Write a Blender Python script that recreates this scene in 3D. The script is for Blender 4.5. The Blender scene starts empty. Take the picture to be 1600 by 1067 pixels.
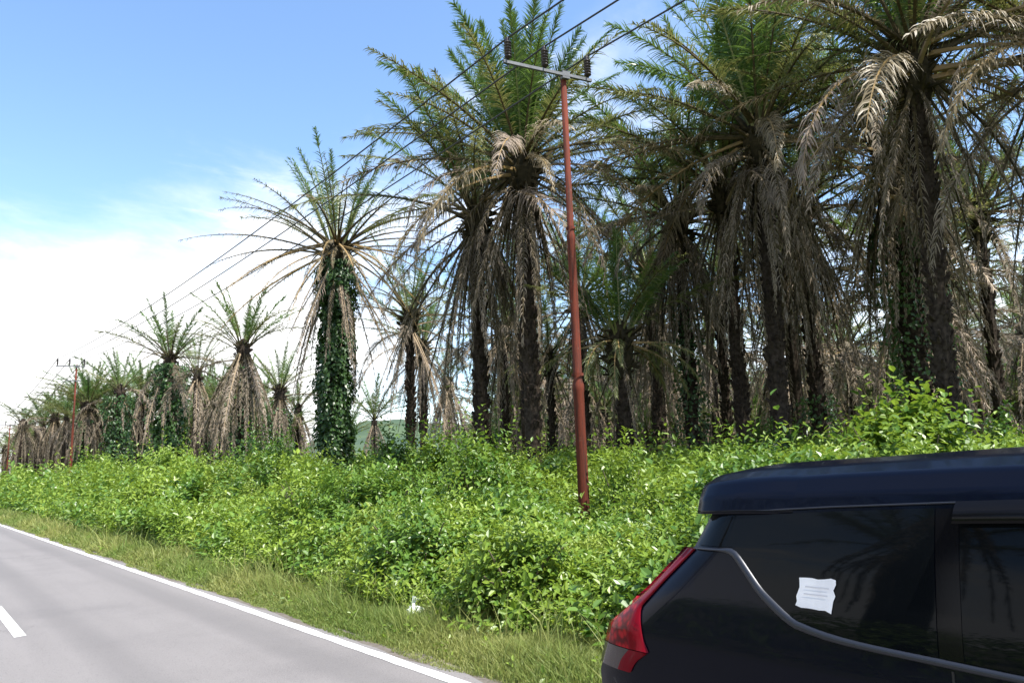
import bpy, math, random
import numpy as np
from mathutils import Vector, Matrix
R = math.radians
random.seed(7)
scn = bpy.context.scene

# ------------------------------------------------------------------ camera
# world: +Y runs along the road towards the vanishing point, +X to its right
CAM_H = 1.70
F_PX = 1200.0                      # focal length in pixels of the 1600 px wide photograph
YAW, PITCH, ROLL = R(38.20), R(9.52), 0.035
def _basis():
    fw0 = Vector((math.sin(YAW), math.cos(YAW), 0)); r0 = Vector((math.cos(YAW), -math.sin(YAW), 0))
    fw = fw0 * math.cos(PITCH) + Vector((0, 0, math.sin(PITCH)))
    u0 = -fw0 * math.sin(PITCH) + Vector((0, 0, math.cos(PITCH)))
    rt = r0 * math.cos(ROLL) - u0 * math.sin(ROLL); up = u0 * math.cos(ROLL) + r0 * math.sin(ROLL)
    return rt, up, fw
RT, UP, FW = _basis()
CAM = Vector((0, 0, CAM_H))
cd = bpy.data.cameras.new('camera'); cam = bpy.data.objects.new('camera', cd)
scn.collection.objects.link(cam); scn.camera = cam
cd.sensor_width = 36; cd.lens = 36 * F_PX / 1600; cd.clip_start = 0.05; cd.clip_end = 6000
M = Matrix((RT, UP, -FW)).transposed().to_4x4(); M.translation = CAM; cam.matrix_world = M

# ------------------------------------------------------------------ sky and sun
SUN_EL, SUN_AZ = R(60), R(168)     # azimuth clockwise from +Y (the road's direction)
w = bpy.data.worlds.new('World'); scn.world = w; w.use_nodes = True
nt = w.node_tree; nt.nodes.clear(); N = nt.nodes; L = nt.links
def mathn(nt, op, a, b=None, clamp=False):
    n = nt.nodes.new('ShaderNodeMath'); n.operation = op; n.use_clamp = clamp
    for i, x in enumerate((a, b)):
        if x is None: continue
        if isinstance(x, (int, float)): n.inputs[i].default_value = x
        else: nt.links.new(x, n.inputs[i])
    return n.outputs[0]
sky = N.new('ShaderNodeTexSky'); sky.sky_type = 'NISHITA'; sky.sun_disc = False
sky.sun_elevation = SUN_EL; sky.sun_rotation = SUN_AZ; sky.air_density = 1.0; sky.dust_density = 0.6; sky.ozone_density = 2.0
skyb = N.new('ShaderNodeBackground'); hs = N.new('ShaderNodeHueSaturation'); hs.inputs['Saturation'].default_value = 1.06; L.new(sky.outputs[0], hs.inputs['Color']); L.new(hs.outputs[0], skyb.inputs[0]); skyb.inputs[1].default_value = 0.165
tc = N.new('ShaderNodeTexCoord'); sx = N.new('ShaderNodeSeparateXYZ'); L.new(tc.outputs['Generated'], sx.inputs[0])
zz = mathn(nt, 'ADD', mathn(nt, 'MAXIMUM', sx.outputs[2], 0.0), 0.16)
cx = N.new('ShaderNodeCombineXYZ')
L.new(mathn(nt, 'ADD', mathn(nt, 'DIVIDE', sx.outputs[0], zz), 5.3), cx.inputs[0]); L.new(mathn(nt, 'ADD', mathn(nt, 'DIVIDE', sx.outputs[1], zz), 2.1), cx.inputs[1])
def noise(nt, vec, scale, detail=6, rough=.55, dist=0.0):
    n = nt.nodes.new('ShaderNodeTexNoise'); n.inputs['Scale'].default_value = scale
    n.inputs['Detail'].default_value = detail; n.inputs['Roughness'].default_value = rough
    n.inputs['Distortion'].default_value = dist
    if vec is not None: nt.links.new(vec, n.inputs['Vector'])
    return n.outputs['Fac']
def remap(nt, x, a, b, c=0.0, d=1.0, smooth=True):
    n = nt.nodes.new('ShaderNodeMapRange'); n.interpolation_type = 'SMOOTHSTEP' if smooth else 'LINEAR'
    nt.links.new(x, n.inputs[0])
    for i, v in enumerate((a, b, c, d)): n.inputs[i + 1].default_value = v
    return n.outputs[0]
n1 = noise(nt, cx.outputs[0], 0.75, 9, .58, .5); n2 = noise(nt, cx.outputs[0], 2.6, 6, .6, .8)
low = remap(nt, sx.outputs[2], 0.37, 0.12)
lft = remap(nt, sx.outputs[0], 0.62, 0.25)
dens = mathn(nt, 'ADD', mathn(nt, 'MULTIPLY', n1, 0.8), mathn(nt, 'MULTIPLY', n2, 0.25))
dens = mathn(nt, 'ADD', dens, mathn(nt, 'MULTIPLY', low, mathn(nt, 'ADD', mathn(nt, 'MULTIPLY', lft, 0.34), 0.13)))
mpw = N.new('ShaderNodeMapping'); mpw.inputs['Scale'].default_value = (.55, 2.6, 1); mpw.inputs['Rotation'].default_value = (0, 0, R(28)); L.new(cx.outputs[0], mpw.inputs[0])
wisp = remap(nt, noise(nt, mpw.outputs[0], 1.5, 9, .62, .6), .50, .74)
band = mathn(nt, 'MULTIPLY', remap(nt, sx.outputs[2], .16, .30), remap(nt, sx.outputs[2], .62, .36))
dens = mathn(nt, 'ADD', dens, mathn(nt, 'MULTIPLY', mathn(nt, 'MULTIPLY', wisp, band), .16))
fac = remap(nt, dens, 0.50, 0.88)
cl = N.new('ShaderNodeBackground'); cl.inputs[0].default_value = (1.0, 1.0, 1.0, 1); cl.inputs[1].default_value = 0.8
mx = N.new('ShaderNodeMixShader'); L.new(fac, mx.inputs[0]); L.new(skyb.outputs[0], mx.inputs[1]); L.new(cl.outputs[0], mx.inputs[2])
out = N.new('ShaderNodeOutputWorld'); L.new(mx.outputs[0], out.inputs[0])
sd = bpy.data.lights.new('sun', 'SUN'); sd.energy = 4.8; sd.angle = R(0.53); sd.color = (1.0, 0.96, 0.89)
so = bpy.data.objects.new('sun', sd); scn.collection.objects.link(so)
sv = Vector((math.sin(SUN_AZ) * math.cos(SUN_EL), math.cos(SUN_AZ) * math.cos(SUN_EL), math.sin(SUN_EL)))
so.rotation_euler = sv.to_track_quat('Z', 'Y').to_euler(); so.location = (0, 0, 60)
scn.view_settings.view_transform = 'Standard'; scn.view_settings.look = 'None'
scn.view_settings.gamma = 1; scn.view_settings.exposure = 1.0
scn.render.engine = 'CYCLES'
scn.cycles.max_bounces = 8; scn.cycles.diffuse_bounces = 3; scn.cycles.transmission_bounces = 4

# ------------------------------------------------------------------ helpers
COL = scn.collection
def ray(u, v): return RT * ((u - 800) / F_PX) + FW + UP * ((533.5 - v) / F_PX)
def at_z(u, v, z):                                   # the point at height z seen at a pixel of the photograph
    r = ray(u, v); return CAM + r * ((z - CAM_H) / r.z)
def tag(o, label=None, cat=None, group=None, kind=None):
    if label: o['label'] = label
    if cat: o['category'] = cat
    if group: o['group'] = group
    if kind: o['kind'] = kind
    return o
def empty(name, loc=(0, 0, 0), rz=0):
    o = bpy.data.objects.new(name, None); COL.objects.link(o); o.location = loc; o.rotation_euler = (0, 0, rz)
    o.empty_display_size = .3
    return o
def link(name, me, parent=None, loc=(0, 0, 0), rot=(0, 0, 0), sc=1.0):
    o = bpy.data.objects.new(name, me); COL.objects.link(o); o.parent = parent
    o.location = loc; o.rotation_euler = rot; o.scale = (sc, sc, sc) if not hasattr(sc, '__len__') else sc
    return o
def np_mesh(name, V, polys, mats, tint=None, smooth=False):
    """polys: list of (int array n x k, material index)"""
    me = bpy.data.meshes.new(name); V = np.asarray(V, np.float32)
    me.vertices.add(len(V)); me.vertices.foreach_set('co', V.ravel())
    polys = [(np.asarray(p, np.int32), m) for p, m in polys if len(p)]
    nl = sum(p.size for p, m in polys); npol = sum(len(p) for p, m in polys)
    me.loops.add(nl); me.polygons.add(npol)
    me.loops.foreach_set('vertex_index', np.concatenate([p.ravel() for p, m in polys]))
    starts = []; c = 0; mi = []
    for p, m in polys:
        k = p.shape[1]; starts.append(c + np.arange(len(p)) * k); c += p.size; mi.append(np.full(len(p), m))
    me.polygons.foreach_set('loop_start', np.concatenate(starts).astype(np.int32))
    me.polygons.foreach_set('material_index', np.concatenate(mi).astype(np.int32))
    me.polygons.foreach_set('use_smooth', np.full(npol, smooth))
    for m in mats: me.materials.append(m)
    if tint is not None:
        a = me.attributes.new('tint', 'FLOAT', 'POINT'); a.data.foreach_set('value', np.asarray(tint, np.float32))
    me.update(calc_edges=True)
    return me
class Geo:
    """collects vertices, faces (with a material index) and a tint per vertex"""
    def __init__(s): s.V = []; s.P = []; s.T = []; s.n = 0
    def add(s, V, F, m=0, t=0.5):
        V = np.asarray(V, float).reshape(-1, 3); F = np.asarray(F, int)
        s.V.append(V); s.P.append((F + s.n, m))
        s.T.append(np.full(len(V), t) if np.isscalar(t) else np.asarray(t, float)); s.n += len(V)
    def merge(s, g, Mx=None, mmap=None):
        V, P, T = g.arrays()
        if Mx is not None: V = V @ np.array(Mx.to_3x3()).T + np.array(Mx.translation)
        base = s.n
        s.V.append(V); s.T.append(T); s.n += len(V)
        for F, m in P: s.P.append((F + base, mmap[m] if mmap else m))
    def arrays(s): return np.concatenate(s.V), s.P, np.concatenate(s.T)
    def tube(s, pts, rad, n=6, m=0, t=0.5, cap=True):
        pts = [Vector(p) for p in pts]; rad = [rad] * len(pts) if np.isscalar(rad) else rad
        V = []; prev = None
        for i, p in enumerate(pts):
            tg = (pts[min(i + 1, len(pts) - 1)] - pts[max(i - 1, 0)]).normalized()
            if prev is None: a = tg.orthogonal().normalized()
            else: a = (prev - tg * prev.dot(tg)).normalized()
            prev = a; b = tg.cross(a)
            for k in range(n):
                q = 2 * math.pi * k / n; V.append(p + (a * math.cos(q) + b * math.sin(q)) * rad[i])
        F = [(i * n + k, i * n + (k + 1) % n, (i + 1) * n + (k + 1) % n, (i + 1) * n + k) for i in range(len(pts) - 1) for k in range(n)]
        s.add([tuple(v) for v in V], F, m, t)
        if cap:
            for i, rr in ((0, -1), (len(pts) - 1, 1)):
                b0 = s.n; s.add([tuple(v) for v in V[i * n:(i + 1) * n]] + [tuple(pts[i])], [(k, (k + 1) % n, n) if rr > 0 else ((k + 1) % n, k, n) for k in range(n)], m, t)
    def box(s, c, h, m=0, rz=0.0):
        c = np.array(c, float); V = np.array([(x, y, z) for x in (-1, 1) for y in (-1, 1) for z in (-1, 1)], float) * np.array(h, float)
        ca, sa = math.cos(rz), math.sin(rz); V = V @ np.array([[ca, sa, 0], [-sa, ca, 0], [0, 0, 1]]) + c
        s.add(V, [(0, 1, 3, 2), (4, 6, 7, 5), (0, 4, 5, 1), (2, 3, 7, 6), (0, 2, 6, 4), (1, 5, 7, 3)], m)
    def lathe(s, prof, n=16, m=0, axis='z', c=(0, 0, 0)):
        V = []
        for r, z in prof:
            for k in range(n):
                q = 2 * math.pi * k / n; a, b = r * math.cos(q), r * math.sin(q)
                V.append((a, b, z) if axis == 'z' else (z, a, b))
        F = [(i * n + k, i * n + (k + 1) % n, (i + 1) * n + (k + 1) % n, (i + 1) * n + k) for i in range(len(prof) - 1) for k in range(n)]
        s.add(np.array(V) + np.array(c, float), F, m)
    def mesh(s, name, mats, smooth=False):
        V, P, T = s.arrays(); return np_mesh(name, V, P, mats, T, smooth)

# ------------------------------------------------------------------ materials
def new_mat(name):
    m = bpy.data.materials.new(name); m.use_nodes = True; nt = m.node_tree
    b = nt.nodes['Principled BSDF']; return m, nt, b
def rgb(c): return (c[0], c[1], c[2], 1)
def mixc(nt, f, a, b):
    n = nt.nodes.new('ShaderNodeMix'); n.data_type = 'RGBA'
    if isinstance(f, (int, float)): n.inputs[0].default_value = f
    else: nt.links.new(f, n.inputs[0])
    for i, c in ((6, a), (7, b)):
        if isinstance(c, tuple): n.inputs[i].default_value = rgb(c)
        else: nt.links.new(c, n.inputs[i])
    return n.outputs[2]
def leaf_mat(name, c0, c1, trans=0.35, rough=.42, tcol=None, spec=.5, tip=None):
    m, nt, b = new_mat(name)
    at = nt.nodes.new('ShaderNodeAttribute'); at.attribute_name = 'tint'
    oi = nt.nodes.new('ShaderNodeObjectInfo')
    f = mathn(nt, 'ADD', at.outputs['Fac'], mathn(nt, 'MULTIPLY', mathn(nt, 'SUBTRACT', oi.outputs['Random'], .5), .5), True)
    col = mixc(nt, f, c0, c1)
    if tip: col = mixc(nt, remap(nt, at.outputs['Fac'], .86, 1.0), col, tip)
    nt.links.new(col, b.inputs['Base Color']); b.inputs['Roughness'].default_value = rough
    b.inputs['Specular IOR Level'].default_value = spec
    tr = nt.nodes.new('ShaderNodeBsdfTranslucent')
    nt.links.new(mixc(nt, .35, col, tcol) if tcol else col, tr.inputs[0])
    ms = nt.nodes.new('ShaderNodeMixShader'); ms.inputs[0].default_value = trans
    nt.links.new(b.outputs[0], ms.inputs[1]); nt.links.new(tr.outputs[0], ms.inputs[2])
    nt.links.new(ms.outputs[0], nt.nodes['Material Output'].inputs[0])
    return m
def solid(name, c, rough=.6, metal=0.0, var=None, scale=8.0, coat=0.0, bump=0.0, bscale=40.0):
    m, nt, b = new_mat(name); b.inputs['Base Color'].default_value = rgb(c)
    b.inputs['Roughness'].default_value = rough; b.inputs['Metallic'].default_value = metal; b.inputs['Coat Weight'].default_value = coat
    b.inputs['Coat Roughness'].default_value = .03
    tcn = nt.nodes.new('ShaderNodeTexCoord')
    if var: nt.links.new(mixc(nt, remap(nt, noise(nt, tcn.outputs['Object'], scale, 6, .6), .3, .7), c, var), b.inputs['Base Color'])
    if bump:
        bp = nt.nodes.new('ShaderNodeBump'); bp.inputs['Strength'].default_value = bump
        nt.links.new(noise(nt, tcn.outputs['Object'], bscale, 5), bp.inputs['Height']); nt.links.new(bp.outputs[0], b.inputs['Normal'])
    return m
FR_GREEN = leaf_mat('frond_green', (.055, .130, .025), (.140, .215, .050), .40, .36, (.16, .24, .03), .55, (.20, .16, .08))
FR_OLIVE = leaf_mat('frond_olive', (.100, .140, .036), (.24, .235, .085), .34, .42, (.26, .24, .06), .5, (.30, .23, .12))
FR_TAN = leaf_mat('frond_tan', (.165, .130, .070), (.31, .25, .15), .26, .5, None, .45)
FR_DEAD = leaf_mat('frond_dead', (.125, .104, .078), (.34, .28, .21), .16, .75, None, .05)
FR_STRAW = leaf_mat('frond_straw', (.22, .175, .135), (.42, .345, .27), .16, .75, None, .05)
RA_GREEN = solid('rachis_green', (.13, .16, .05), .45, var=(.20, .20, .07))
RA_DARK = solid('rachis_dark', (.050, .045, .028), .6, var=(.11, .085, .045))
RA_YEL = solid('rachis_yellow', (.34, .22, .07), .5, var=(.20, .14, .07), scale=3)
RA_STRAW = solid('rachis_straw', (.33, .25, .16), .6, var=(.22, .17, .11))
BARK = solid('palm_bark', (.020, .015, .011), .95, var=(.060, .047, .036), scale=9, bump=1.0, bscale=22)
BOOT = solid('frond_base_fibre', (.022, .020, .012), .9, var=(.055, .045, .026), scale=6)
for m_ in (BARK, BOOT, RA_DARK, RA_STRAW): m_.node_tree.nodes['Principled BSDF'].inputs['Specular IOR Level'].default_value = .06
IVY = leaf_mat('ivy_leaf', (.022, .060, .014), (.060, .125, .026), .25, .4, (.16, .28, .03))
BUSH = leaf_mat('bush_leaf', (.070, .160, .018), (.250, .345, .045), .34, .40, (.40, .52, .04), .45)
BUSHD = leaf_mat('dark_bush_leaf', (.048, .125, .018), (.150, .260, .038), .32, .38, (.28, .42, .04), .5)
LIME = leaf_mat('pale_creeper_leaf', (.105, .195, .022), (.290, .370, .055), .34, .45, (.40, .48, .06), .4)
GRASS = leaf_mat('grass_blade', (.120, .205, .038), (.310, .320, .105), .38, .5, (.38, .42, .07), .3)
UNDER = solid('undergrowth_gap_shade', (.026, .058, .012), .95, var=(.05, .085, .02), scale=3); UNDER.node_tree.nodes['Principled BSDF'].inputs['Specular IOR Level'].default_value = 0.0  # sheet under the leaves, coloured dark so gaps read as deep shade
TWIG = solid('twig', (.12, .10, .06), .8)

# ------------------------------------------------------------------ ground, road, markings, hills
def grid_obj(name, xs, ys, zf, mat, kind='structure', smooth=True):
    X, Y = np.meshgrid(xs, ys, indexing='ij'); Z = zf(X, Y); nx, ny = len(xs), len(ys)
    I = np.arange(nx * ny).reshape(nx, ny)
    F = np.stack([I[:-1, :-1], I[1:, :-1], I[1:, 1:], I[:-1, 1:]], -1).reshape(-1, 4)
    me = np_mesh(name, np.stack([X, Y, Z], -1).reshape(-1, 3), [(F, 0)], [mat], None, smooth)
    return tag(link(name, me), kind=kind)
g, gt, gb = new_mat('soil')
gtc = gt.nodes.new('ShaderNodeTexCoord')
gt.links.new(mixc(gt, remap(gt, noise(gt, gtc.outputs['Object'], .9, 8, .65), .35, .68), (.10, .115, .045), (.22, .19, .12)), gb.inputs['Base Color']); gb.inputs['Roughness'].default_value = .95
bp = gt.nodes.new('ShaderNodeBump'); bp.inputs['Strength'].default_value = .8; gt.links.new(noise(gt, gtc.outputs['Object'], 22, 6), bp.inputs['Height']); gt.links.new(bp.outputs[0], gb.inputs['Normal'])
grid_obj('ground', np.array([-3000, -400, -60, 0, 60, 400, 3000.]), np.array([-3000, -400, -60, 0, 60, 400, 3000.]), lambda x, y: x * 0, g)
a, ant, ab = new_mat('asphalt')
atc = ant.nodes.new('ShaderNodeTexCoord'); ob = atc.outputs['Object']
mp = ant.nodes.new('ShaderNodeMapping'); mp.inputs['Scale'].default_value = (1.0, .06, 1); ant.links.new(ob, mp.inputs[0])
c1 = mixc(ant, remap(ant, noise(ant, mp.outputs[0], 2.2, 5, .6), .3, .7), (.158, .144, .137), (.188, .172, .164))
c1 = mixc(ant, remap(ant, noise(ant, ob, .45, 6, .6), .45, .75), c1, (.125, .114, .110))
c1 = mixc(ant, remap(ant, noise(ant, ob, 110, 3, .7), .45, .62), c1, (.215, .20, .19))
c1 = mixc(ant, remap(ant, noise(ant, ob, 65, 2, .6), .60, .72), c1, (.095, .088, .084))
mpc = ant.nodes.new('ShaderNodeMapping'); mpc.inputs['Scale'].default_value = (1.0, .35, 1); ant.links.new(ob, mpc.inputs[0])
nd = noise(ant, mpc.outputs[0], .8, 8, .7); crack = remap(ant, mathn(ant, 'ABSOLUTE', mathn(ant, 'SUBTRACT', nd, .5)), .0, .0035)
gate = remap(ant, noise(ant, ob, .25, 2), .56, .66); crack = mathn(ant, 'MULTIPLY', mathn(ant, 'SUBTRACT', 1.0, crack), gate)
c1 = mixc(ant, crack, c1, (.06, .055, .052))
sxr = ant.nodes.new('ShaderNodeSeparateXYZ'); ant.links.new(ob, sxr.inputs[0])
trk = None
for xt in (1.75, 3.2):
    q_ = remap(ant, mathn(ant, 'ABSOLUTE', mathn(ant, 'SUBTRACT', sxr.outputs[0], xt)), .34, .08); trk = q_ if trk is None else mathn(ant, 'ADD', trk, q_)
c1 = mixc(ant, mathn(ant, 'MULTIPLY', trk, .34), c1, (.10, .093, .09))
ant.links.new(c1, ab.inputs['Base Color']); ab.inputs['Roughness'].default_value = .78
bp = ant.nodes.new('ShaderNodeBump'); bp.inputs['Strength'].default_value = .35; bp.inputs['Distance'].default_value = .01
ant.links.new(noise(ant, ob, 90, 4), bp.inputs['Height']); ant.links.new(bp.outputs[0], ab.inputs['Normal'])
ROAD_R = 3.84; ROAD_L = -1.75
ysr = np.concatenate([np.arange(-80, 60, .25), np.arange(60, 600, 6)])
er = np.random.RandomState(3).normal(0, .022, len(ysr)); er = np.convolve(er, [.25, .5, .25], 'same') * 1.6
def strip(name, x0, x1, ys, z, mat, j0=None, j1=None):
    V = []; n = len(ys)
    for i, y in enumerate(ys): V += [(x0 + (j0[i] if j0 is not None else 0), y, z), (x1 + (j1[i] if j1 is not None else 0), y, z)]
    return tag(link(name, np_mesh(name, V, [([(2 * i, 2 * i + 1, 2 * i + 3, 2 * i + 2) for i in range(n - 1)], 0)], [mat])), kind='structure')
gv = solid('gravel', (.15, .13, .11), .95, var=(.085, .07, .05), scale=14, bump=.8, bscale=60)
strip('road_shoulder', 3.6, 4.05, ysr, .004, gv, None, np.roll(er, 9) * 3.5)
strip('road', ROAD_L - 0.9, ROAD_R, ysr, .008, a, None, er * 1.4)
pm, pnt, pb = new_mat('road_paint'); ptc = pnt.nodes.new('ShaderNodeTexCoord')
pc = mixc(pnt, remap(pnt, noise(pnt, ptc.outputs['Object'], 5, 6, .7), .56, .78), (.62, .61, .585), (.38, .365, .35))
pc = mixc(pnt, remap(pnt, noise(pnt, ptc.outputs['Object'], 70, 3, .7), .60, .70), pc, (.22, .21, .205))
pnt.links.new(pc, pb.inputs['Base Color']); pb.inputs['Roughness'].default_value = .7
e2 = np.random.RandomState(5).normal(0, .004, len(ysr)); e3 = np.random.RandomState(6).normal(0, .005, len(ysr))
strip('edge_marking', 3.63, 3.755, ysr, .012, pm, e2, e3)
gd = Geo()
for y0 in np.arange(10.85 - 8 * 11, 500, 8.0):
    gd.add([(1.12, y0, .012), (1.245, y0 + .03, .012), (1.245, y0 + 3.0, .012), (1.12, y0 + 2.97, .012)], [(0, 1, 2, 3)])
tag(link('centre_marking', gd.mesh('centre_marking', [pm])), kind='structure')
hm = solid('hill_forest', (.030, .060, .030), .95, var=(.065, .10, .045), scale=.02, bump=1.0, bscale=.05)
def hillz(x, y):
    b = np.exp(-((y - 900) / 330) ** 2) * np.exp(-((x - 560) / 260) ** 2) * 66
    return b * (1 + .22 * np.sin(x * .021 + 1) * np.cos(y * .017)) + 3 * np.sin(x * .09) * np.sin(y * .08) * (b > 4) - 1
grid_obj('hills', np.linspace(150, 1100, 60), np.linspace(350, 1700, 70), hillz, hm)

# ------------------------------------------------------------------ leaves in bulk
def unit(a): return a / np.maximum(np.linalg.norm(a, axis=-1, keepdims=True), 1e-9)
def leaf_quads(P, Dr, Nm, ln, wd, tint, curl=.25):
    """oval folded leaves: six vertices, two faces each"""
    n = len(P); S = unit(np.cross(Dr, Nm)); Nm = np.cross(S, Dr)
    ln = np.asarray(ln)[:, None]; wd = np.asarray(wd)[:, None] * .5
    V = np.empty((n, 6, 3))
    V[:, 0] = P; V[:, 3] = P + Dr * ln - Nm * ln * curl * .6
    m1 = P + Dr * ln * .30; m2 = P + Dr * ln * .68 - Nm * ln * curl * .22
    V[:, 1] = m1 + S * wd * .92 + Nm * wd * .3; V[:, 2] = m2 + S * wd * .8 + Nm * wd * .22
    V[:, 5] = m1 - S * wd * .92 + Nm * wd * .3; V[:, 4] = m2 - S * wd * .8 + Nm * wd * .22
    i = (np.arange(n) * 6)[:, None]
    F = np.concatenate([i + np.array([0, 1, 2, 3]), i + np.array([0, 3, 4, 5])])
    return V.reshape(-1, 3), F, np.repeat(tint, 6)
def sprigs(rs, P, axis, ln, k, lsize, tint0=None, wide=.52, spread=.9):
    """shoots: each a short stem carrying k leaves round it"""
    n = len(P); lsize = np.broadcast_to(lsize, n); ln = np.broadcast_to(ln, n)
    axis = unit(axis); ref = np.where(np.abs(axis[:, :1]) > .8, np.array([[0., 1, 0]]), np.array([[1., 0, 0]]))
    A = unit(np.cross(axis, ref)); B = np.cross(axis, A)
    ph = rs.uniform(0, 6.28, n); t0 = rs.uniform(0, 1, n) if tint0 is None else tint0
    Vs = []; Fs = []; Ts = []; base = 0
    for j in range(k):
        t = (j + .6) / k; q = ph + j * 2.4 + rs.normal(0, .25, n)
        out = A * np.cos(q)[:, None] + B * np.sin(q)[:, None]
        up = (.75 * t + .15)
        Dr = unit(out * spread + axis * up + rs.normal(0, .22, (n, 3)) + np.array([0, 0, -.12]))
        Nm = unit(axis * 1.0 - out * .25 + np.array([0, 0, .75]) + rs.normal(0, .28, (n, 3)))
        pos = P + axis * (ln * t)[:, None] + out * (lsize * .12)[:, None]
        sz = lsize * rs.uniform(.65, 1.15, n) * (1.1 - .35 * t)
        V, F, T = leaf_quads(pos, Dr, Nm, sz, sz * wide, np.clip(t0 * .7 + .3 * t + rs.normal(0, .12, n), 0, 1))
        Vs.append(V); Fs.append(F + base); Ts.append(T); base += len(V)
    return np.concatenate(Vs), np.concatenate(Fs), np.concatenate(Ts)
_lat = np.random.RandomState(11).uniform(-1, 1, (64, 64))
def vnoise(x, y, s):
    x = np.asarray(x) / s; y = np.asarray(y) / s; xi = np.floor(x).astype(int); yi = np.floor(y).astype(int)
    fx = x - xi; fy = y - yi; fx = fx * fx * (3 - 2 * fx); fy = fy * fy * (3 - 2 * fy)
    g = lambda a, b: _lat[a % 64, b % 64]
    return (g(xi, yi) * (1 - fx) + g(xi + 1, yi) * fx) * (1 - fy) + (g(xi, yi + 1) * (1 - fx) + g(xi + 1, yi + 1) * fx) * fy
def front_x(y): return 4.72 + .25 * vnoise(y, y * 0 + 3.3, 3.0) + .15 * vnoise(y, y * 0 + 9.1, 1.1) + np.clip((y - 10) / 30, 0, 1) * .35
def bush_h(x, y):
    d = x - front_x(y)
    ramp = np.interp(d, [0, .2, .5, 1.6, 4.4, 6.4, 8.5, 12, 60], [0, .22, .55, .92, 1.0, 1.0, 1.45, 1.7, 1.5])
    far = np.interp(y, [14, 30, 55, 110], [1.0, 1.1, 1.35, 1.5])
    bil = lambda s_, o: np.minimum(1, 2.1 * np.abs(vnoise(x + o + .35 * vnoise(x, y + o, .8), y - o, s_))) ** .62
    nz = .48 + .42 * bil(2.3, 17) + .26 * bil(1.25, 41) + .22 * vnoise(x, y, 4.5) + .07 * vnoise(x, y + 50, .5)
    dip = (1 - .25 * np.exp(-((x * .731 - y * .6826) / .8) ** 2) * (x < 11.5)) * (1 - .52 * np.exp(-(((x - 10.0) / 1.7) ** 2 + ((y - 10.7) / 1.8) ** 2)))
    return np.where(d < 0, 0, ramp * nz * dip * np.where(d > 4, far, 1 + (far - 1) * np.clip(d, 0, 4) / 4))
_cr = np.random.RandomState(31)
CAPS = [(x_, y_, _cr.uniform(.4, 1.05), _cr.uniform(.8, 1.4)) for x_, y_ in zip(_cr.uniform(5.3, 16, 420), 2 + 118 * _cr.uniform(0, 1, 420) ** 1.5)]
CAPS = [c_ for c_ in CAPS if math.hypot(c_[0] - 10.0, c_[1] - 10.7) > 2.4]
CAPS = [c_ for c_ in CAPS if not (abs(c_[0] * .731 - c_[1] * .6826) < 1.25 and 6.5 < c_[0] < 11.5)]     # low growth in front of the pole's foot
bush_h0 = bush_h
def bush_h(x, y):
    h = bush_h0(x, y); wob = .22 * vnoise(x * 1.0 + 5, y, .5)
    for cx_, cy_, r_, k_ in CAPS:
        r2 = r_ * (1 + max(0, cy_ - 12) * .022); sel = (np.abs(x - cx_) < r2 * 1.3) & (np.abs(y - cy_) < r2 * 1.3)
        if not sel.any(): continue
        q = np.hypot(x[sel] - cx_, y[sel] - cy_) / r2 + wob[sel]
        base = .35 + .75 * min(1, max(0, cx_ - 5.2) / 2.6) + min(.9, max(0, cy_ - 12) * .02)
        h[sel] = np.maximum(h[sel], np.where(x[sel] > front_x(y[sel]), base * k_ * np.sqrt(np.clip(1 - q * q, 0, 1)) * 1.28, 0))
    return h
def slope(fn, x, y, e=.12):
    hx = (fn(x + e, y) - fn(x - e, y)) / (2 * e); hy = (fn(x, y + e) - fn(x, y - e)) / (2 * e)
    return unit(np.stack([-hx, -hy, np.ones_like(hx)], -1))
rs = np.random.RandomState(21)
def wedge(n, rmin, rmax, a0, a1, power):
    r = rmin * (rmax / rmin) ** rs.uniform(0, 1, n) if power == 'log' else np.sqrt(rs.uniform(rmin ** 2, rmax ** 2, n))
    a = rs.uniform(R(a0), R(a1), n); return r * np.sin(a), r * np.cos(a), r
U = Geo()
for cnt, r0, r1 in ((19000, 5.0, 14), (34000, 14, 34), (26000, 34, 140)):
    x, y, r = wedge(cnt, r0, r1, -1, 82, 'area' if r1 < 100 else 'log')
    if r1 < 100: pass
    ok = (x > front_x(y)) & (x < (34 if r0 < 30 else 44)) & (y > -1)
    x, y, r = x[ok], y[ok], r[ok]
    h = bush_h(x, y); nr = slope(bush_h, x, y)
    ax = nr * .8 + np.array([0, 0, .7]) + rs.normal(0, .28, (len(x), 3))
    ls = .098 * np.maximum(1, r / 11) ** .62 * rs.uniform(.6, 1.35, len(x)) * (1 + .35 * vnoise(x - 9, y + 4, 1.9)); ln = ls * rs.uniform(3.0, 5.5, len(x)) * np.where(rs.uniform(0, 1, len(x)) < .06, 1.9, 1)
    P = np.stack([x, y, h], -1) - unit(ax) * np.minimum(ln * .75, ls * 3.6)[:, None]; P[:, 2] = np.maximum(P[:, 2], .01)
    t0 = np.clip(.46 + .45 * vnoise(x + 7, y, 2.4) + .25 * vnoise(x, y + 23, .9) + rs.normal(0, .2, len(x)), 0, 1)
    kind = vnoise(x + 13, y + 5, 2.1) + .6 * vnoise(x, y + 31, .8)
    for sel, mi, kk, wide in ((kind <= .22, 0, 9, .52), ((kind > .22) & (kind < .55), 2, 8, .62), (kind >= .55, 3, 10, .36)):
        if sel.any():
            V, F, T = sprigs(rs, P[sel], ax[sel], ln[sel], kk, ls[sel] * (1.25 if mi == 2 else 1.1 if mi == 3 else 1), t0[sel], wide)
            U.add(V, F, mi, T)
n_ = 420; x = rs.uniform(4.05, 5.0, n_); y = 3 + 40 * rs.uniform(0, 1, n_) ** 1.6                 # low weeds creeping into the grass
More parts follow.
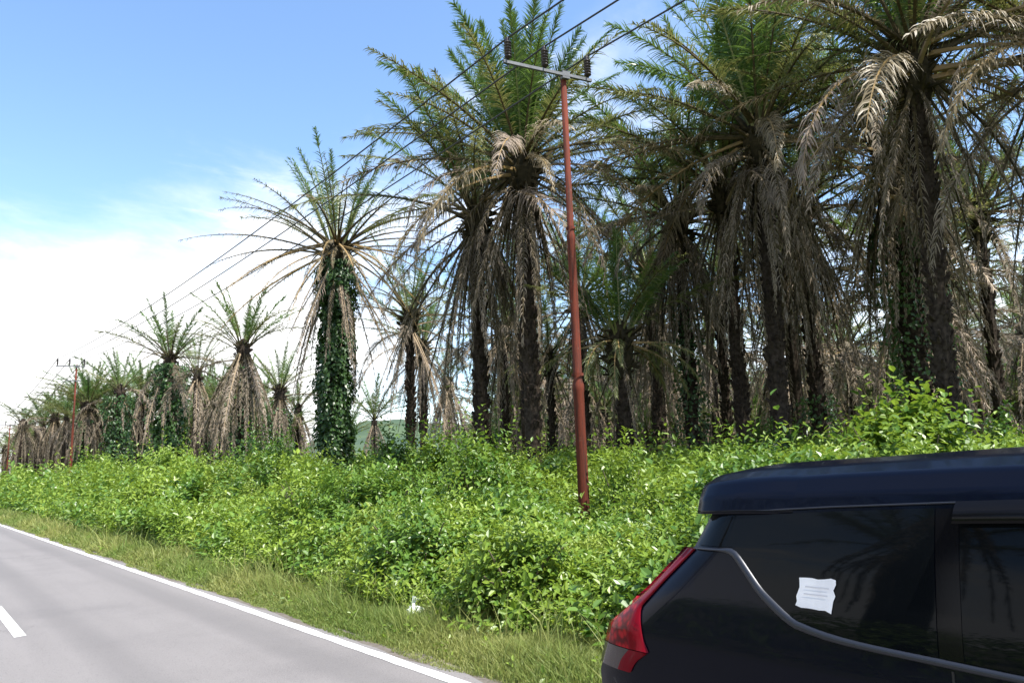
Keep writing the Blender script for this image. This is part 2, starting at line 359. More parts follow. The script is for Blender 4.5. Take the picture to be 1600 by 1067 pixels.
V, F, T = sprigs(rs, np.stack([x, y, np.full(n_, .02)], -1), np.array([[-.3, 0, 1.]]) + rs.normal(0, .5, (n_, 3)), rs.uniform(.08, .26, n_), 7, rs.uniform(.04, .09, n_)); U.add(V, F, 0, T)
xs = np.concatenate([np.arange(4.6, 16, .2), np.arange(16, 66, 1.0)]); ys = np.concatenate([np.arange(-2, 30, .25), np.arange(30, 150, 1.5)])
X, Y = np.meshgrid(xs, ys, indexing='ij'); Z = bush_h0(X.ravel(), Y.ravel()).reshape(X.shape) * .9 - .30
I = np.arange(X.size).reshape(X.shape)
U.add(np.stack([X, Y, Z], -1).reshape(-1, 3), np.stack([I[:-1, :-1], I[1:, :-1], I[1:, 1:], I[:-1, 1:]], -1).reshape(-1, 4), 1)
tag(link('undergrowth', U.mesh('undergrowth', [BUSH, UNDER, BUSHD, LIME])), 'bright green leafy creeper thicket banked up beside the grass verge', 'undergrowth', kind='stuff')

# grass verge
def grass(n, r0, r1, x0, x1, hgt):
    y = rs.uniform(r0, r1, n); x = x0 + (x1 - x0) * rs.uniform(0, 1, n) ** .9
    x = np.where(x1 > 4.6, x + (front_x(y) - 4.9) * (x - x0) / (x1 - x0), x)
    x = x + np.where(x < 4.0, .10 * vnoise(x * 0 + 2, y, .9) + .06 * vnoise(x * 0 + 8, y, .3), 0)
    h = hgt * rs.uniform(.4, 1.25, n) * np.clip((x - 3.84) / .42, .22, 1.3) * (1 + .45 * vnoise(x, y, .7))
    wd = .0045 * np.maximum(1, y / 7) ** .9; a = rs.uniform(0, 6.28, n)
    le = rs.normal(0, .45, (n, 2)) * h[:, None]
    b = np.stack([x, y, np.zeros(n)], -1); s = np.stack([np.cos(a), np.sin(a), a * 0], -1) * wd[:, None]
    V = np.empty((n, 5, 3)); mid = b + np.concatenate([le * .35, h[:, None] * .6], 1)
    V[:, 0] = b - s; V[:, 1] = b + s; V[:, 2] = mid + s * .8; V[:, 3] = mid - s * .8; V[:, 4] = b + np.concatenate([le, h[:, None]], 1)
    i = (np.arange(n) * 5)[:, None]
    dry = np.clip(.45 + .5 * vnoise(x * 1.5, y, 1.6) + rs.normal(0, .22, n), 0, 1)
    return V.reshape(-1, 3), i + np.array([0, 1, 2, 3]), i + np.array([3, 2, 4]), np.repeat(dry, 5)
G = Geo(); 
for n, r0, r1, hh in ((95000, 1, 13, .13), (1800, 2, 14, .34), (62000, 13, 40, .17), (1500, 14, 40, .40), (16000, 40, 120, .26)):
    V, Q, T3, T = grass(n, r0, r1, 3.85 , 5.25, hh); G.V.append(V); G.P += [(Q + G.n, 0), (T3 + G.n, 0)]; G.T.append(T); G.n += len(V)
tag(link('verge_grass', G.mesh('verge_grass', [GRASS])), 'strip of short yellowish green grass between white edge line and thicket', 'grass', kind='stuff')

# ------------------------------------------------------------------ single bushes and saplings
def make_bush(name, label, cat, loc, size, n, leaf, mat, seed, wide=.52, shoots=0, dome=True, group=None):
    rs_ = np.random.RandomState(seed); root = tag(empty(name, loc), label, cat, group)
    u = unit(rs_.normal(0, 1, (n, 3))); u[:, 2] = np.abs(u[:, 2]) * (1 if dome else .9)
    lump = 1 + .30 * vnoise(u[:, 0] * 3 + seed, u[:, 1] * 3 + u[:, 2] * 2, .8) + .15 * vnoise(u[:, 0] * 7, u[:, 2] * 7 + seed, .8)
    rad = lump * rs_.uniform(.72, 1.0, n); P = u * rad[:, None] * np.array(size)
    ax = unit(u / np.array(size)) + np.array([0, 0, .5]) + rs_.normal(0, .3, (n, 3))
    ls = leaf * rs_.uniform(.7, 1.25, n); ln = ls * 3.2
    V, F, T = sprigs(rs_, P - unit(ax) * (ln * .6)[:, None], ax, ln, 8, ls, None, wide)
    g = Geo(); g.add(V, F, 0, T)
    if shoots:
        q = rs_.uniform(0, 6.28, shoots); rr = np.sqrt(rs_.uniform(0, .6, shoots))
        P = np.stack([np.cos(q) * rr * size[0], np.sin(q) * rr * size[1], np.full(shoots, size[2] * .7)], -1)
        ax = np.stack([rs_.normal(0, .25, shoots), rs_.normal(0, .25, shoots), np.ones(shoots)], -1)
        V, F, T = sprigs(rs_, P, ax, np.full(shoots, size[2] * .6), 14, np.full(shoots, leaf * 1.1), None, wide)
        g.add(V, F, 0, T)
    link('foliage', g.mesh('foliage', [mat]), root)
    st = Geo()
    for i in range(9):
        q = rs_.uniform(0, 6.28); e = Vector((math.cos(q) * size[0] * .7, math.sin(q) * size[1] * .7, size[2] * rs_.uniform(.5, .95)))
        st.tube([(0, 0, -.02), e * .45 + Vector((0, 0, .15)), e], [.03, .02, .008], 5)
    link('stem', st.mesh('stem', [TWIG], True), root)
    return root
def on_ground(u, depth):                             # ground point seen in a pixel column at a given distance
    r = ray(u, 740.); k = depth / r.dot(FW); p = CAM + r * k; return (p.x, p.y, 0)
make_bush('bush', 'big pale-green broad-leaved bush rising above the roof of the black van', 'bush', on_ground(1425, 11.5), (1.5, 1.1, 2.28), 2200, .16, BUSH, 1, .66, 4)
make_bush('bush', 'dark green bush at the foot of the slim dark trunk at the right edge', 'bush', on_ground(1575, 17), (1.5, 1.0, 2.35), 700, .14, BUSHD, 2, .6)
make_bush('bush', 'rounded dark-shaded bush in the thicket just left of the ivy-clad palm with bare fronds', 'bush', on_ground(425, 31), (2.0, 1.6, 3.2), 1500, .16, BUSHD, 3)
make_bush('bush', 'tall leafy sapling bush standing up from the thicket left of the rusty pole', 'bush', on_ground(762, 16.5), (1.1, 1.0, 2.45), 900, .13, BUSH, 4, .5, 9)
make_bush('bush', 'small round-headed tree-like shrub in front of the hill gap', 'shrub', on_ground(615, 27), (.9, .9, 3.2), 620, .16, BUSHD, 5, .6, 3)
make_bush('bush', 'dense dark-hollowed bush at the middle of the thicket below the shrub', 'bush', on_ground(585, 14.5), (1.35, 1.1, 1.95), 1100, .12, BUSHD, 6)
make_bush('bush', 'low bush bulging out over the grass verge beside the white plastic bag', 'bush', on_ground(800, 8.6), (.8, .9, 1.15), 620, .11, BUSH, 7)
make_bush('bush', 'tall shrubby mound in the thicket to the right of the distant thin pole', 'bush', on_ground(265, 40), (2.8, 2.0, 3.4), 1300, .20, BUSH, 8, .5, 6)
make_bush('bush', 'shrubby mound in the thicket directly behind the distant thin pole', 'bush', on_ground(150, 58), (3.0, 2.2, 3.6), 900, .26, BUSH, 9, .5, 5)
make_bush('bush', 'upright leafy shoots sprouting right of the rusty pole', 'bush', on_ground(975, 15.5), (.8, .7, 1.9), 420, .12, BUSH, 10, .5, 12)
make_bush('bush', 'pale leafy shoots sprouting above the rear spoiler of the black van', 'bush', on_ground(1160, 12.5), (.9, .8, 1.85), 480, .12, BUSH, 12, .5, 12)
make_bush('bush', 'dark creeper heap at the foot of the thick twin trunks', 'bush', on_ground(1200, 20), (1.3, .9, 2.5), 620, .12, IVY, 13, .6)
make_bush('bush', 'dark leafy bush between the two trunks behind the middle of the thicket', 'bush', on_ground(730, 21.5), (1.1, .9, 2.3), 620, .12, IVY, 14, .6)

make_bush('bush', 'leafy mound in the front thicket straight below the ivy-clad palm', 'bush', on_ground(505, 15.5), (1.2, 1.0, 1.75), 900, .12, BUSH, 15)
make_bush('bush', 'wide mound of thicket between the rusty pole and the rear of the van', 'bush', on_ground(1065, 11.5), (.95, 1.0, 1.5), 900, .12, BUSH, 16)
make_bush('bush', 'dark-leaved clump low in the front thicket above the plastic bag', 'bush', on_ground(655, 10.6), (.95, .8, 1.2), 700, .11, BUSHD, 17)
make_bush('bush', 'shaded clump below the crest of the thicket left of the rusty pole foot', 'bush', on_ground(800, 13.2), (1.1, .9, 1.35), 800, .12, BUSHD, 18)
make_bush('bush', 'tall leafy clump at the left foot of the tall green-crowned palm', 'bush', on_ground(690, 18.5), (1.1, 1.0, 2.35), 800, .14, BUSH, 19, .5, 5)
# ------------------------------------------------------------------ palm fronds
def frond_geo(L_, e0, bend, pet, ll, n, limp, rng, rad=.05, wid=.04, keep=1.0, lod=False, sway=.0, tipfade=.35, spread=22):
    """a feather frond growing along +X, sagging in Z; material 0 leaflets, 1 rachis"""
    g = Geo(); ns = 8 if lod else 18; pts = []; el = []; p = Vector((0, 0, 0)); sw = rng.uniform(-1, 1) * sway
    for i in range(ns + 1):
        t = i / ns; e = R(e0 - bend * t ** 1.25); az = sw * t * t
        pts.append(p.copy()); d_ = Vector((math.cos(e) * math.cos(az), math.cos(e) * math.sin(az), math.sin(e))); el.append(d_)
        p = p + d_ * (L_ / ns)
    g.tube(pts, [rad * (1.5 - 3.2 * t) if t < .12 else max(rad * 1.1 * (1 - t) ** .8, .006 if not lod else .014) for t in [i / ns for i in range(ns + 1)]], 4 if not lod else 3, 1, cap=False)
    sg = 2 if lod else 3; VV = []; FF = []; TT = []; b = 0
    tw = rng.uniform(-.6, .6); gap = rng.uniform(.2, 1.3), rng.uniform(.05, .16)
    for side in (-1, 1):
        for k in range(n):
            if rng.random() > keep: continue
            t = pet + (.995 - pet) * (k + rng.uniform(0, 1)) / n; f = t * ns; i = min(int(f), ns - 1); fr = f - i
            if not lod and abs(t - gap[0]) < gap[1] and rng.random() < .65: continue
            pos = pts[i].lerp(pts[i + 1], fr); T = el[i]; S0 = Vector((-T.y, T.x, 0))
            if S0.length < .05: S0 = Vector((0, 1, 0))
            S0.normalize(); Un = T.cross(S0).normalized()
            S = S0 * math.cos(tw) + Un * math.sin(tw)
            an = R(66 - 34 * t + rng.gauss(0, 6)); be = R(rng.choice((-spread, spread * .5, spread * 1.3)) + rng.gauss(0, 9))
            d_ = T * math.cos(an) + (S * side * math.cos(be) + Un * math.sin(be)) * math.sin(an)
            tt = (t - pet) / (1 - pet); l = ll * (min(1, .35 + tt * 3.2)) * (1 - (1 - tipfade) * max(0, (tt - .3) / .7) ** 1.4) * rng.uniform(.6, 1.15)
            wv = (T - d_ * T.dot(d_)); wv = wv.normalized() if wv.length > .1 else S0
            wv = (wv + d_.cross(wv) * rng.gauss(0, .5)).normalized() * wid * rng.uniform(.75, 1.2)
            q = pos.copy(); dd = d_.copy(); tint = min(.84, max(0, rng.gauss(.45, .2)))
            brown = rng.random() < .3
            for s_ in range(sg + 1):
                u_ = s_ / sg; hw = (.55, .5, .36, .06)[s_] if sg == 3 else (.55, .45, .08)[s_]
                VV += [tuple(q - wv * hw), tuple(q + wv * hw)]
                ti = tint + (1 - tint) * (1.0 if (brown and s_ == sg) else 0); TT += [ti, ti]
                q = q + dd * (l / sg); dd = (dd + Vector((0, 0, -1)) * limp * rng.uniform(.7, 1.3)).normalized()
            for s_ in range(sg): FF.append((b + 2 * s_, b + 2 * s_ + 1, b + 2 * s_ + 3, b + 2 * s_ + 2))
            b += 2 * (sg + 1)
    g.add(VV, FF, 0, TT); return g
CLASSES = {   # L, e0, bend, petiole, leaflet length, n, limp, keep, leaflet mat, rachis mat, wid
    'spear':   (5.0, 83, 10, .15, .66, 150, .20, 1.0, FR_GREEN, RA_GREEN, .032),
    'upright': (5.4, 73, 20, .16, .74, 150, .26, 1.0, FR_GREEN, RA_GREEN, .032),
    'rise':    (5.8, 58, 32, .16, .80, 144, .32, .95, FR_GREEN, RA_DARK, .032),
    'arch':    (6.1, 42, 46, .17, .80, 138, .40, .9, FR_OLIVE, RA_DARK, .030),
    'spread':  (6.2, 24, 42, .17, .76, 128, .48, .8, FR_OLIVE, RA_DARK, .029),
    'low':     (6.0, 6, 42, .18, .72, 104, .55, .8, FR_TAN, RA_DARK, .030),
    'droop':   (6.2, -14, 62, .16, .90, 112, .66, .88, FR_TAN, RA_YEL, .036),
    'dead':    (5.6, -22, 58, .14, .62, 96, .9, .8, FR_DEAD, RA_DARK, .028),
    'drape':   (6.3, 2, 84, .15, .84, 120, .65, .95, FR_DEAD, RA_STRAW, .030),
    'tawny':   (6.3, -4, 70, .15, .90, 120, .55, .95, FR_STRAW, RA_YEL, .031),
    'hang':    (6.0, -70, 18, .12, .36, 100, 1.4, .75, FR_DEAD, RA_DARK, .026),
    'straw':   (5.8, -64, 20, .12, .44, 90, 1.4, .7, FR_STRAW, RA_STRAW, .026),
    'thinup':  (4.8, 72, 20, .2, .52, 105, .30, .9, FR_GREEN, RA_GREEN, .028),
    'thinarc': (5.9, 42, 34, .2, .48, 95, .45, .65, FR_OLIVE, RA_DARK, .024),
    'thinlow': (6.3, 14, 40, .2, .42, 85, .6, .55, FR_TAN, RA_DARK, .022),
    'thinsag': (6.2, -14, 44, .2, .42, 85, .8, .5, FR_TAN, RA_YEL, .022),
    'young':   (4.6, 62, 32, .2, .64, 110, .32, .95, FR_GREEN, RA_GREEN, .031),
    'youngsag': (4.4, -5, 60, .26, .56, 86, .65, .8, FR_OLIVE, RA_YEL, .030),
}
LIB = {}; LIBGEO = {}
rng = random.Random(5)
def lib(cls):
    if cls not in LIB:
        L_, e0, be, pe, ll, n, li, ke, lm, rm, wd = CLASSES[cls]; LIB[cls] = []
        for v in range(5):
            gm = frond_geo(L_ * rng.uniform(.93, 1.05), e0 + rng.uniform(-6, 6), be * rng.uniform(.8, 1.2), pe, ll, n, li, rng, wid=wd, keep=ke, sway=.22)
            LIB[cls].append(gm.mesh('frond_' + cls, [lm, rm]))
    return rng.choice(LIB[cls])
def libgeo(cls):                                     # thinned fronds for palms far away
    if cls not in LIBGEO:
        L_, e0, be, pe, ll, n, li, ke, lm, rm, wd = CLASSES[cls]
        LIBGEO[cls] = [frond_geo(L_ * rng.uniform(.93, 1.05), e0 + rng.uniform(-6, 6), be * rng.uniform(.8, 1.2), pe, ll * .95, 64, li, rng, rad=.05, wid=wd * 1.6, keep=ke, lod=True, sway=.2) for v in range(2)]
    return rng.choice(LIBGEO[cls])
PMATS = [FR_GREEN, FR_OLIVE, FR_TAN, FR_DEAD, FR_STRAW, RA_GREEN, RA_DARK, RA_YEL, RA_STRAW]
def trunk_mesh(h, r, lean, seed, n=14):
    rs_ = np.random.RandomState(seed); g = Geo(); rings = int(h / .35); pts = []; rad = []
    for i in range(rings + 1):
        t = i / rings; z = -.1 + (h + .1) * t
        pts.append((lean[0] * (1 - t) ** 1.2, lean[1] * (1 - t) ** 1.2, z))
        rad.append(r * (1.28 - .4 * min(1, t * 5) + .22 * max(0, (t - .85) / .15)) * rs_.uniform(.93, 1.07))
    g.tube(pts, rad, n)
    V = g.V[0]; V += rs_.normal(0, .012, V.shape)
    for i in range(int(h * 22)):                     # stubs of old leaf bases
        t = rs_.uniform(.25, 1); z = h * t; q = rs_.uniform(0, 6.28); c = np.array([math.cos(q), math.sin(q)])
        ax_ = np.array([lean[0] * (1 - t) ** 1.2, lean[1] * (1 - t) ** 1.2]); p0 = ax_ + c * r * .8; p1 = ax_ + c * (r + rs_.uniform(.02, .10))
        g.tube([(p0[0], p0[1], z - .1), (p1[0], p1[1], z + rs_.uniform(.0, .14))], [.075, .03], 4, 0)
    return g
def boots_geo(r, seed):
    rs_ = np.random.RandomState(seed); g = Geo()
    g.lathe([(.02, -1.3), (r * 1.1, -1.2), (r * 1.5, -.6), (r * 1.75, -.15), (r * 1.3, .3), (r * .8, .65), (.03, .8)], 10)
    for i in range(60):
        q = rs_.uniform(0, 6.28); z = rs_.uniform(-1.1, .35); c = Vector((math.cos(q), math.sin(q), 0)); b_ = Vector((0, 0, z)) + c * r
        g.tube([b_, b_ + c * rs_.uniform(.25, .55) + Vector((0, 0, rs_.uniform(-.1, .4)))], [.07, .03], 4)
    return g
def ivy_mesh(h0, h1, r, n, seed, lean=(0, 0), H=11., leaf=.12):
    rs_ = np.random.RandomState(seed); z = h0 + (h1 - h0) * rs_.uniform(0, 1, n); q = rs_.uniform(0, 6.28, n)
    dz = 1 - z / H; rr = r * (1 + .42 * vnoise(q * 2 + seed, z, .9) + .3 * vnoise(q * 3, z + seed, .5)) * rs_.uniform(.75, 1.05, n)
    o = np.stack([np.cos(q), np.sin(q), q * 0], -1); c = np.stack([lean[0] * np.maximum(dz, 0) ** 1.2, lean[1] * np.maximum(dz, 0) ** 1.2, z], -1)
    Nm = unit(o + np.array([0, 0, .5]) + rs_.normal(0, .35, (n, 3))); Dr = unit(rs_.normal(0, .6, (n, 3)) + o * .4 + np.array([0, 0, -.8]))
    l = leaf * rs_.uniform(.6, 1.3, n)
    V, F, T = leaf_quads(c + o * rr[:, None], unit(Dr - Nm * (Dr * Nm).sum(1)[:, None] * .8), Nm, l, l * .8, np.clip(rs_.normal(.45, .25, n), 0, 1))
    g = Geo(); g.add(V, F, 0, T); return g.mesh('ivy', [IVY])
DEADISH = ('dead', 'hang', 'straw', 'drape')
def palm(label, crown, recipe, r=.30, base=None, ivy=None, seed=0, sc=1.0, group='oil palms of the front rows', aim=None, ivl=.13):
    """crown: the point the fronds spring from; recipe: {class: count}; base: ground point"""
    rg = random.Random(seed + 100); c = Vector(crown); lean = (0, 0)
    r *= .84; root = tag(empty('oil_palm', (c.x, c.y, 0)), label, 'palm tree', group)
    if base is not None: lean = (base[0] - c.x, base[1] - c.y)
    link('trunk', trunk_mesh(c.z, r, lean, seed).mesh('trunk', [BARK]), root)
    link('frond_bases', boots_geo(r * 1.05, seed).mesh('frond_bases', [BOOT]), root, (0, 0, c.z))
    az = rg.uniform(0, 6.28)
    for cls, n in recipe.items():
        for i in range(n):
            az += 2.39996 + rg.uniform(-.25, .25)
            lowc = cls in DEADISH
            o = link('dead_frond' if lowc or cls in ('droop', 'low', 'thinsag', 'tawny') else 'frond', lib(cls), root,
                 (math.cos(az) * r * .7, math.sin(az) * r * .7, c.z - (rg.uniform(.1, .8) if lowc else rg.uniform(-.45, .15))),
                 (rg.uniform(-.10, .10), rg.uniform(-.22, .14) if lowc else rg.uniform(-.09, .09), az), sc * (rg.uniform(.6, 1.12) if lowc else rg.uniform(.88, 1.08)))
    if ivy: link('ivy', ivy_mesh(ivy[0], ivy[1], ivy[2], ivy[3], seed, lean, c.z, ivl), root)
    if aim:                                          # single fronds set by hand: class, azimuth, size, drop
        for cls, a_, s_, dz in aim:
            link('dead_frond' if cls in ('droop', 'low', 'dead', 'hang', 'straw', 'thinsag') else 'frond', lib(cls), root, (math.cos(a_) * r, math.sin(a_) * r, c.z + dz), (0, 0, a_), s_)
    return root
TOCAM = math.atan2(-FW.y, -FW.x)                     # azimuth pointing back at the viewer
LEFT = math.atan2(-RT.y, -RT.x); RIGHT = LEFT + math.pi
def base_at(u, c, du):                               # ground point du pixels right of plumb under the crown
    d = (Vector(c) - CAM).dot(FW); return (c.x + RT.x * du / F_PX * d, c.y + RT.y * du / F_PX * d)
DENSE = dict(spear=5, upright=10, rise=10, arch=9, spread=9, low=5, droop=2, dead=10, hang=12)
def P(u, v, z): return at_z(u, v, z)
c = P(815, 262, 11.5)
palm('tall oil palm with a dense upright green crown right behind the rusty pole', c, dict(spear=10, upright=20, rise=9, arch=6, spread=7, low=4, drape=3, tawny=2, dead=6, hang=46),
     .34, base_at(815, c, 2), seed=1, sc=.93, aim=[('droop', TOCAM - .5, 1.05, -.2), ('droop', TOCAM - .95, 1.0, -.3), ('droop', TOCAM + .3, .62, .15), ('dead', TOCAM + .8, .9, -.3), ('spread', LEFT, 1.0, .1), ('low', LEFT + .2, 1.0, 0), ('arch', LEFT - .2, 1.0, 0), ('arch', RIGHT, 1., 0), ('spread', RIGHT + .3, 1, 0)])
c = P(527, 395, 11.3)
palm('ivy-clad oil palm with nearly bare spreading fronds, standing alone against the white cloud', c, dict(thinup=15, thinarc=12, thinlow=15, thinsag=14, hang=14, straw=14),
     .42, base_at(527, c, -6), (0, 10.9, .70, 14000), seed=2, ivl=.155, aim=[('thinsag', TOCAM + .5, .9, 0), ('thinsag', TOCAM - .5, .9, 0), ('droop', TOCAM + .1, .35, .1)])
c = P(1185, 215, 11.5)
palm('leafy oil palm with bright green upper fronds right of the crossarm', c, dict(spear=9, upright=17, rise=9, arch=7, spread=8, low=4, droop=2, drape=3, tawny=2, dead=6, hang=52), .32, base_at(1185, c, -8), seed=3,
     aim=[('droop', TOCAM - .2, .8, .2), ('low', LEFT, 1, 0), ('spread', LEFT + .2, 1, .1), ('droop', TOCAM + .9, 1.0, -.2)])
c = P(1428, 100, 11.6)
palm('broad oil palm at upper right with long sunlit brown fronds before its leaning trunk', c, dict(spear=5, upright=9, rise=9, arch=9, spread=9, low=5, droop=2, drape=3, tawny=2, dead=6, hang=18), .27, base_at(1428, c, -22), seed=4,
     aim=[('droop', TOCAM + .75, 1.3, -.3), ('tawny', TOCAM + 1.0, 1.2, -.5), ('tawny', TOCAM - 1.0, 1.1, -.4), ('droop', TOCAM + .45, 1.1, 0.1), ('droop', TOCAM - .7, 1.0, -.1), ('arch', LEFT, 1, 0), ('arch', LEFT + .25, 1, 0), ('arch', RIGHT, 1, 0)])
c = P(1660, 70, 11.4)
palm('oil palm half cut off by the right edge of the view', c, dict(upright=7, rise=9, arch=10, spread=10, low=6, drape=3, tawny=2, dead=6, hang=30), .28, base_at(1660, c, -20), seed=5, aim=[('droop', LEFT + .5, 1.0, 0)])
c = P(745, 338, 10.6)
palm('dark trunked oil palm hidden behind the left side of the tall green-crowned palm', c, dict(upright=7, rise=8, arch=8, spread=6, drape=3, tawny=2, dead=6, hang=52), .30, base_at(745, c, -2), (0, 3, .6, 700), seed=6)
c = P(1058, 345, 10.8)
palm('oil palm with ragged curtain of dead fronds halfway between rusty pole and leafy palm', c, dict(upright=5, rise=8, arch=9, spread=8, low=5, drape=3, tawny=2, dead=6, hang=52), .28, base_at(1058, c, 2), (0, 7.5, .5, 1600), seed=7)
c = P(968, 535, 5.7)
palm('shorter young oil palm with yellow leaf stalks just right of the rusty pole', c, dict(spear=4, young=20, arch=4, youngsag=14, hang=5), .30, base_at(968, c, 0), seed=8, sc=.72)
c = P(1392, 235, 11.3)
palm('oil palm with thick dark ivy-wrapped trunk left of the leaning trunk', c, dict(upright=6, rise=7, arch=8, spread=8, drape=3, tawny=2, dead=5, hang=52), .40, base_at(1392, c, 0), (0, 9.5, .85, 3200), seed=9)
c = P(1528, 335, 11.0)
palm('oil palm with slim bare dark trunk leaning near the right edge', c, dict(upright=6, rise=8, arch=9, spread=8, low=4, drape=2, tawny=2, dead=8, hang=6), .24, base_at(1528, c, -14), seed=10)
c = P(1248, 335, 10.8)
palm('oil palm with a pale grey trunk close behind the leafy palm', c, dict(upright=6, rise=8, arch=8, spread=8, low=4, drape=3, tawny=2, dead=5, hang=52), .28, base_at(1248, c, 0), (0, 4, .6, 900), seed=11)
c = P(1122, 478, 9.8)
palm('low-crowned oil palm with yellow hanging stalk seen between two dark trunks', c, dict(upright=5, young=8, arch=8, youngsag=6, low=4, drape=3, tawny=2, dead=5, hang=12), .3, base_at(1122, c, 0), seed=12)
c = P(858, 560, 7.5)
palm('small stunted oil palm with thin trunk between the tall palm and the rusty pole', c, dict(young=8, arch=5, youngsag=8, hang=7), .22, base_at(858, c, 0), seed=13, sc=.75)
c = P(1325, 545, 8.2)
palm('oil palm with brown collapsed fronds leaning out behind the big pale-green bush', c, dict(young=6, arch=4, low=7, droop=7, drape=3, tawny=2, dead=5, hang=8), .3, base_at(1325, c, 6), seed=14)
c = P(1470, 420, 10.2)
palm('oil palm glimpsed between the leaning trunk and the slim dark trunk', c, dict(upright=6, rise=7, arch=8, spread=7, low=4, drape=2, tawny=2, dead=8, hang=10), .3, base_at(1470, c, 0), seed=15)
c = P(660, 545, 10.4)
palm('oil palm with grey hanging skirt in front of the hill gap', c, dict(upright=5, rise=6, arch=5, spread=4, drape=2, tawny=2, dead=8, hang=16, straw=10), .36, base_at(660, c, 0), seed=16)

c = P(905, 468, 10.3)
palm('oil palm whose crown shows just behind the lower shaft of the rusty pole', c, dict(upright=8, rise=8, arch=8, spread=6, drape=3, tawny=2, hang=22), .3, base_at(905, c, 0), seed=17)
c = P(1015, 430, 10.4)
palm('oil palm crowded between the young palm and the ragged-curtained palm', c, dict(upright=8, rise=8, arch=8, spread=6, hang=12), .3, base_at(1015, c, 0), seed=18)
c = P(785, 520, 9.6)
palm('short grey-skirted oil palm showing between the two dark trunks behind the tall palm', c, dict(upright=6, rise=7, arch=6, drape=8, straw=20, hang=14), .3, base_at(785, c, 0), seed=19)
c = P(640, 500, 9.8)
palm('oil palm with thin upper fronds between the ivy-clad palm and the hill gap', c, dict(thinup=9, thinarc=9, thinlow=6, drape=4, straw=14), .28, base_at(640, c, 0), seed=20, group='oil palms of the front rows')
c = P(1130, 300, 10.9)
palm('green-topped oil palm filling the space left of the leafy palm', c, dict(upright=8, rise=9, arch=8, spread=6, drape=6, hang=18), .28, base_at(1130, c, 0), seed=36)
# palms farther off: crown, skirt, trunk and ivy each one joined mesh
def far_palm(label, crown, recipe, r=.34, ivy=None, seed=0, sc=1.0, group='distant oil palms', root=None):
    rg = random.Random(seed + 500); c = Vector(crown); gc = Geo(); gs = Geo(); az = rg.uniform(0, 6.28)
    for cls, n in recipe.items():
        lm, rm = CLASSES[cls][8], CLASSES[cls][9]; mm = {0: PMATS.index(lm), 1: PMATS.index(rm)}
        for i in range(n):
            az += 2.39996 + rg.uniform(-.3, .3)
            Mx = Matrix.Translation((math.cos(az) * r * .7, math.sin(az) * r * .7, -(rg.uniform(.1, .8) if cls in DEADISH else rg.uniform(-.4, .2)))) @ Matrix.Rotation(az, 4, 'Z') @ Matrix.Rotation(rg.uniform(-.2, .26) if cls in DEADISH else rg.uniform(-.12, .12), 4, 'Y') @ Matrix.Scale(sc * (rg.uniform(.7, 1.25) if cls in DEADISH else rg.uniform(.68, .95)), 4)
            (gs if cls in DEADISH else gc).merge(libgeo(cls), Mx, mm)
    root = tag(empty('oil_palm', (c.x, c.y, 0)), label, 'palm tree', group)
    link('crown', gc.mesh('crown', PMATS), root, (0, 0, c.z)); link('skirt', gs.mesh('skirt', PMATS), root, (0, 0, c.z))
    tg = Geo(); tg.tube([(0, 0, -.1), (0, 0, c.z * .3), (0, 0, c.z)], [r * 1.1, r * .85, r], 9)
    tg.merge(boots_geo(r * .7, seed), Matrix.Translation((0, 0, c.z))); link('trunk', tg.mesh('trunk', [BARK]), root)
    if ivy: link('ivy', ivy_mesh(ivy[0], ivy[1], ivy[2], ivy[3], seed, leaf=.24), root)
    return root
SK = dict(upright=9, rise=9, arch=9, drape=2, straw=14, hang=40)
far_palm('distant oil palm with long pale straw skirt, nearest left of the bare ivy-clad palm', P(380, 545, 11.2), dict(upright=10, rise=8, thinarc=8, arch=5, drape=1, straw=17, hang=50), .40, (0, 10, .75, 1600), 21, 1.05)
far_palm('distant oil palm with trunk wrapped in dark ivy and few thin upper fronds', P(266, 562, 11.0), dict(upright=9, rise=6, thinarc=7, arch=4, thinlow=4, low=3, dead=5, drape=1, straw=10, hang=6), .36, (0, 10.6, 1.15, 6000), 22, 1.0)
far_palm('thin-crowned distant palm close right of the ivy-wrapped distant palm', P(308, 585, 10.8), dict(thinup=6, thinarc=6, arch=3, straw=18), .26, None, 23)
far_palm('dark narrow distant palm just right of the distant thin pole', P(134, 634, 10.6), dict(upright=4, rise=4, arch=6, drape=2, hang=54, straw=4), .45, (0, 9, .95, 2400), 24)
far_palm('distant palm with green ivy column in the middle of the left row', P(188, 612, 10.6), dict(upright=5, rise=6, arch=5, drape=2, hang=8, straw=6), .4, (0, 10.2, 1.25, 4200), 25)
far_palm('distant brown-skirted palm between two ivy-wrapped palms of the left row', P(222, 622, 10.4), SK, .4, (0, 6, .9, 1000), 26)
far_palm('distant green-topped palm behind the right side of the long straw skirt', P(437, 612, 9.6), dict(upright=6, rise=7, arch=6, drape=2, straw=12, hang=26), .4, (0, 8, 1.0, 1600), 27)
far_palm('stubby distant palm with pale skirt left of the bare ivy-clad palm', P(466, 640, 9.0), dict(rise=7, arch=6, drape=2, straw=14, hang=28), .35, None, 28)
far_palm('distant palm with drooping pale skirt left of the long straw skirt', P(340, 632, 9.8), SK, .4, (0, 7, .9, 1200), 29)
far_palm('tiny dark far palm standing highest at the left edge', P(36, 662, 11.0), dict(rise=5, arch=4, drape=5, hang=34), .5, None, 30)
far_palm('tiny far palm with a full green head left of the distant thin pole', P(86, 652, 11.0), dict(upright=5, rise=7, arch=7, drape=6, hang=26, straw=8), .45, None, 31)
far_palm('tiny far palm with a low grey skirt between the two leftmost palms', P(60, 672, 10.5), dict(rise=5, arch=5, hang=16), .45, None, 32)
far_palm('tiny low far palm at the very left edge', P(8, 700, 10.0), dict(rise=6, arch=5, hang=14), .45, None, 33)
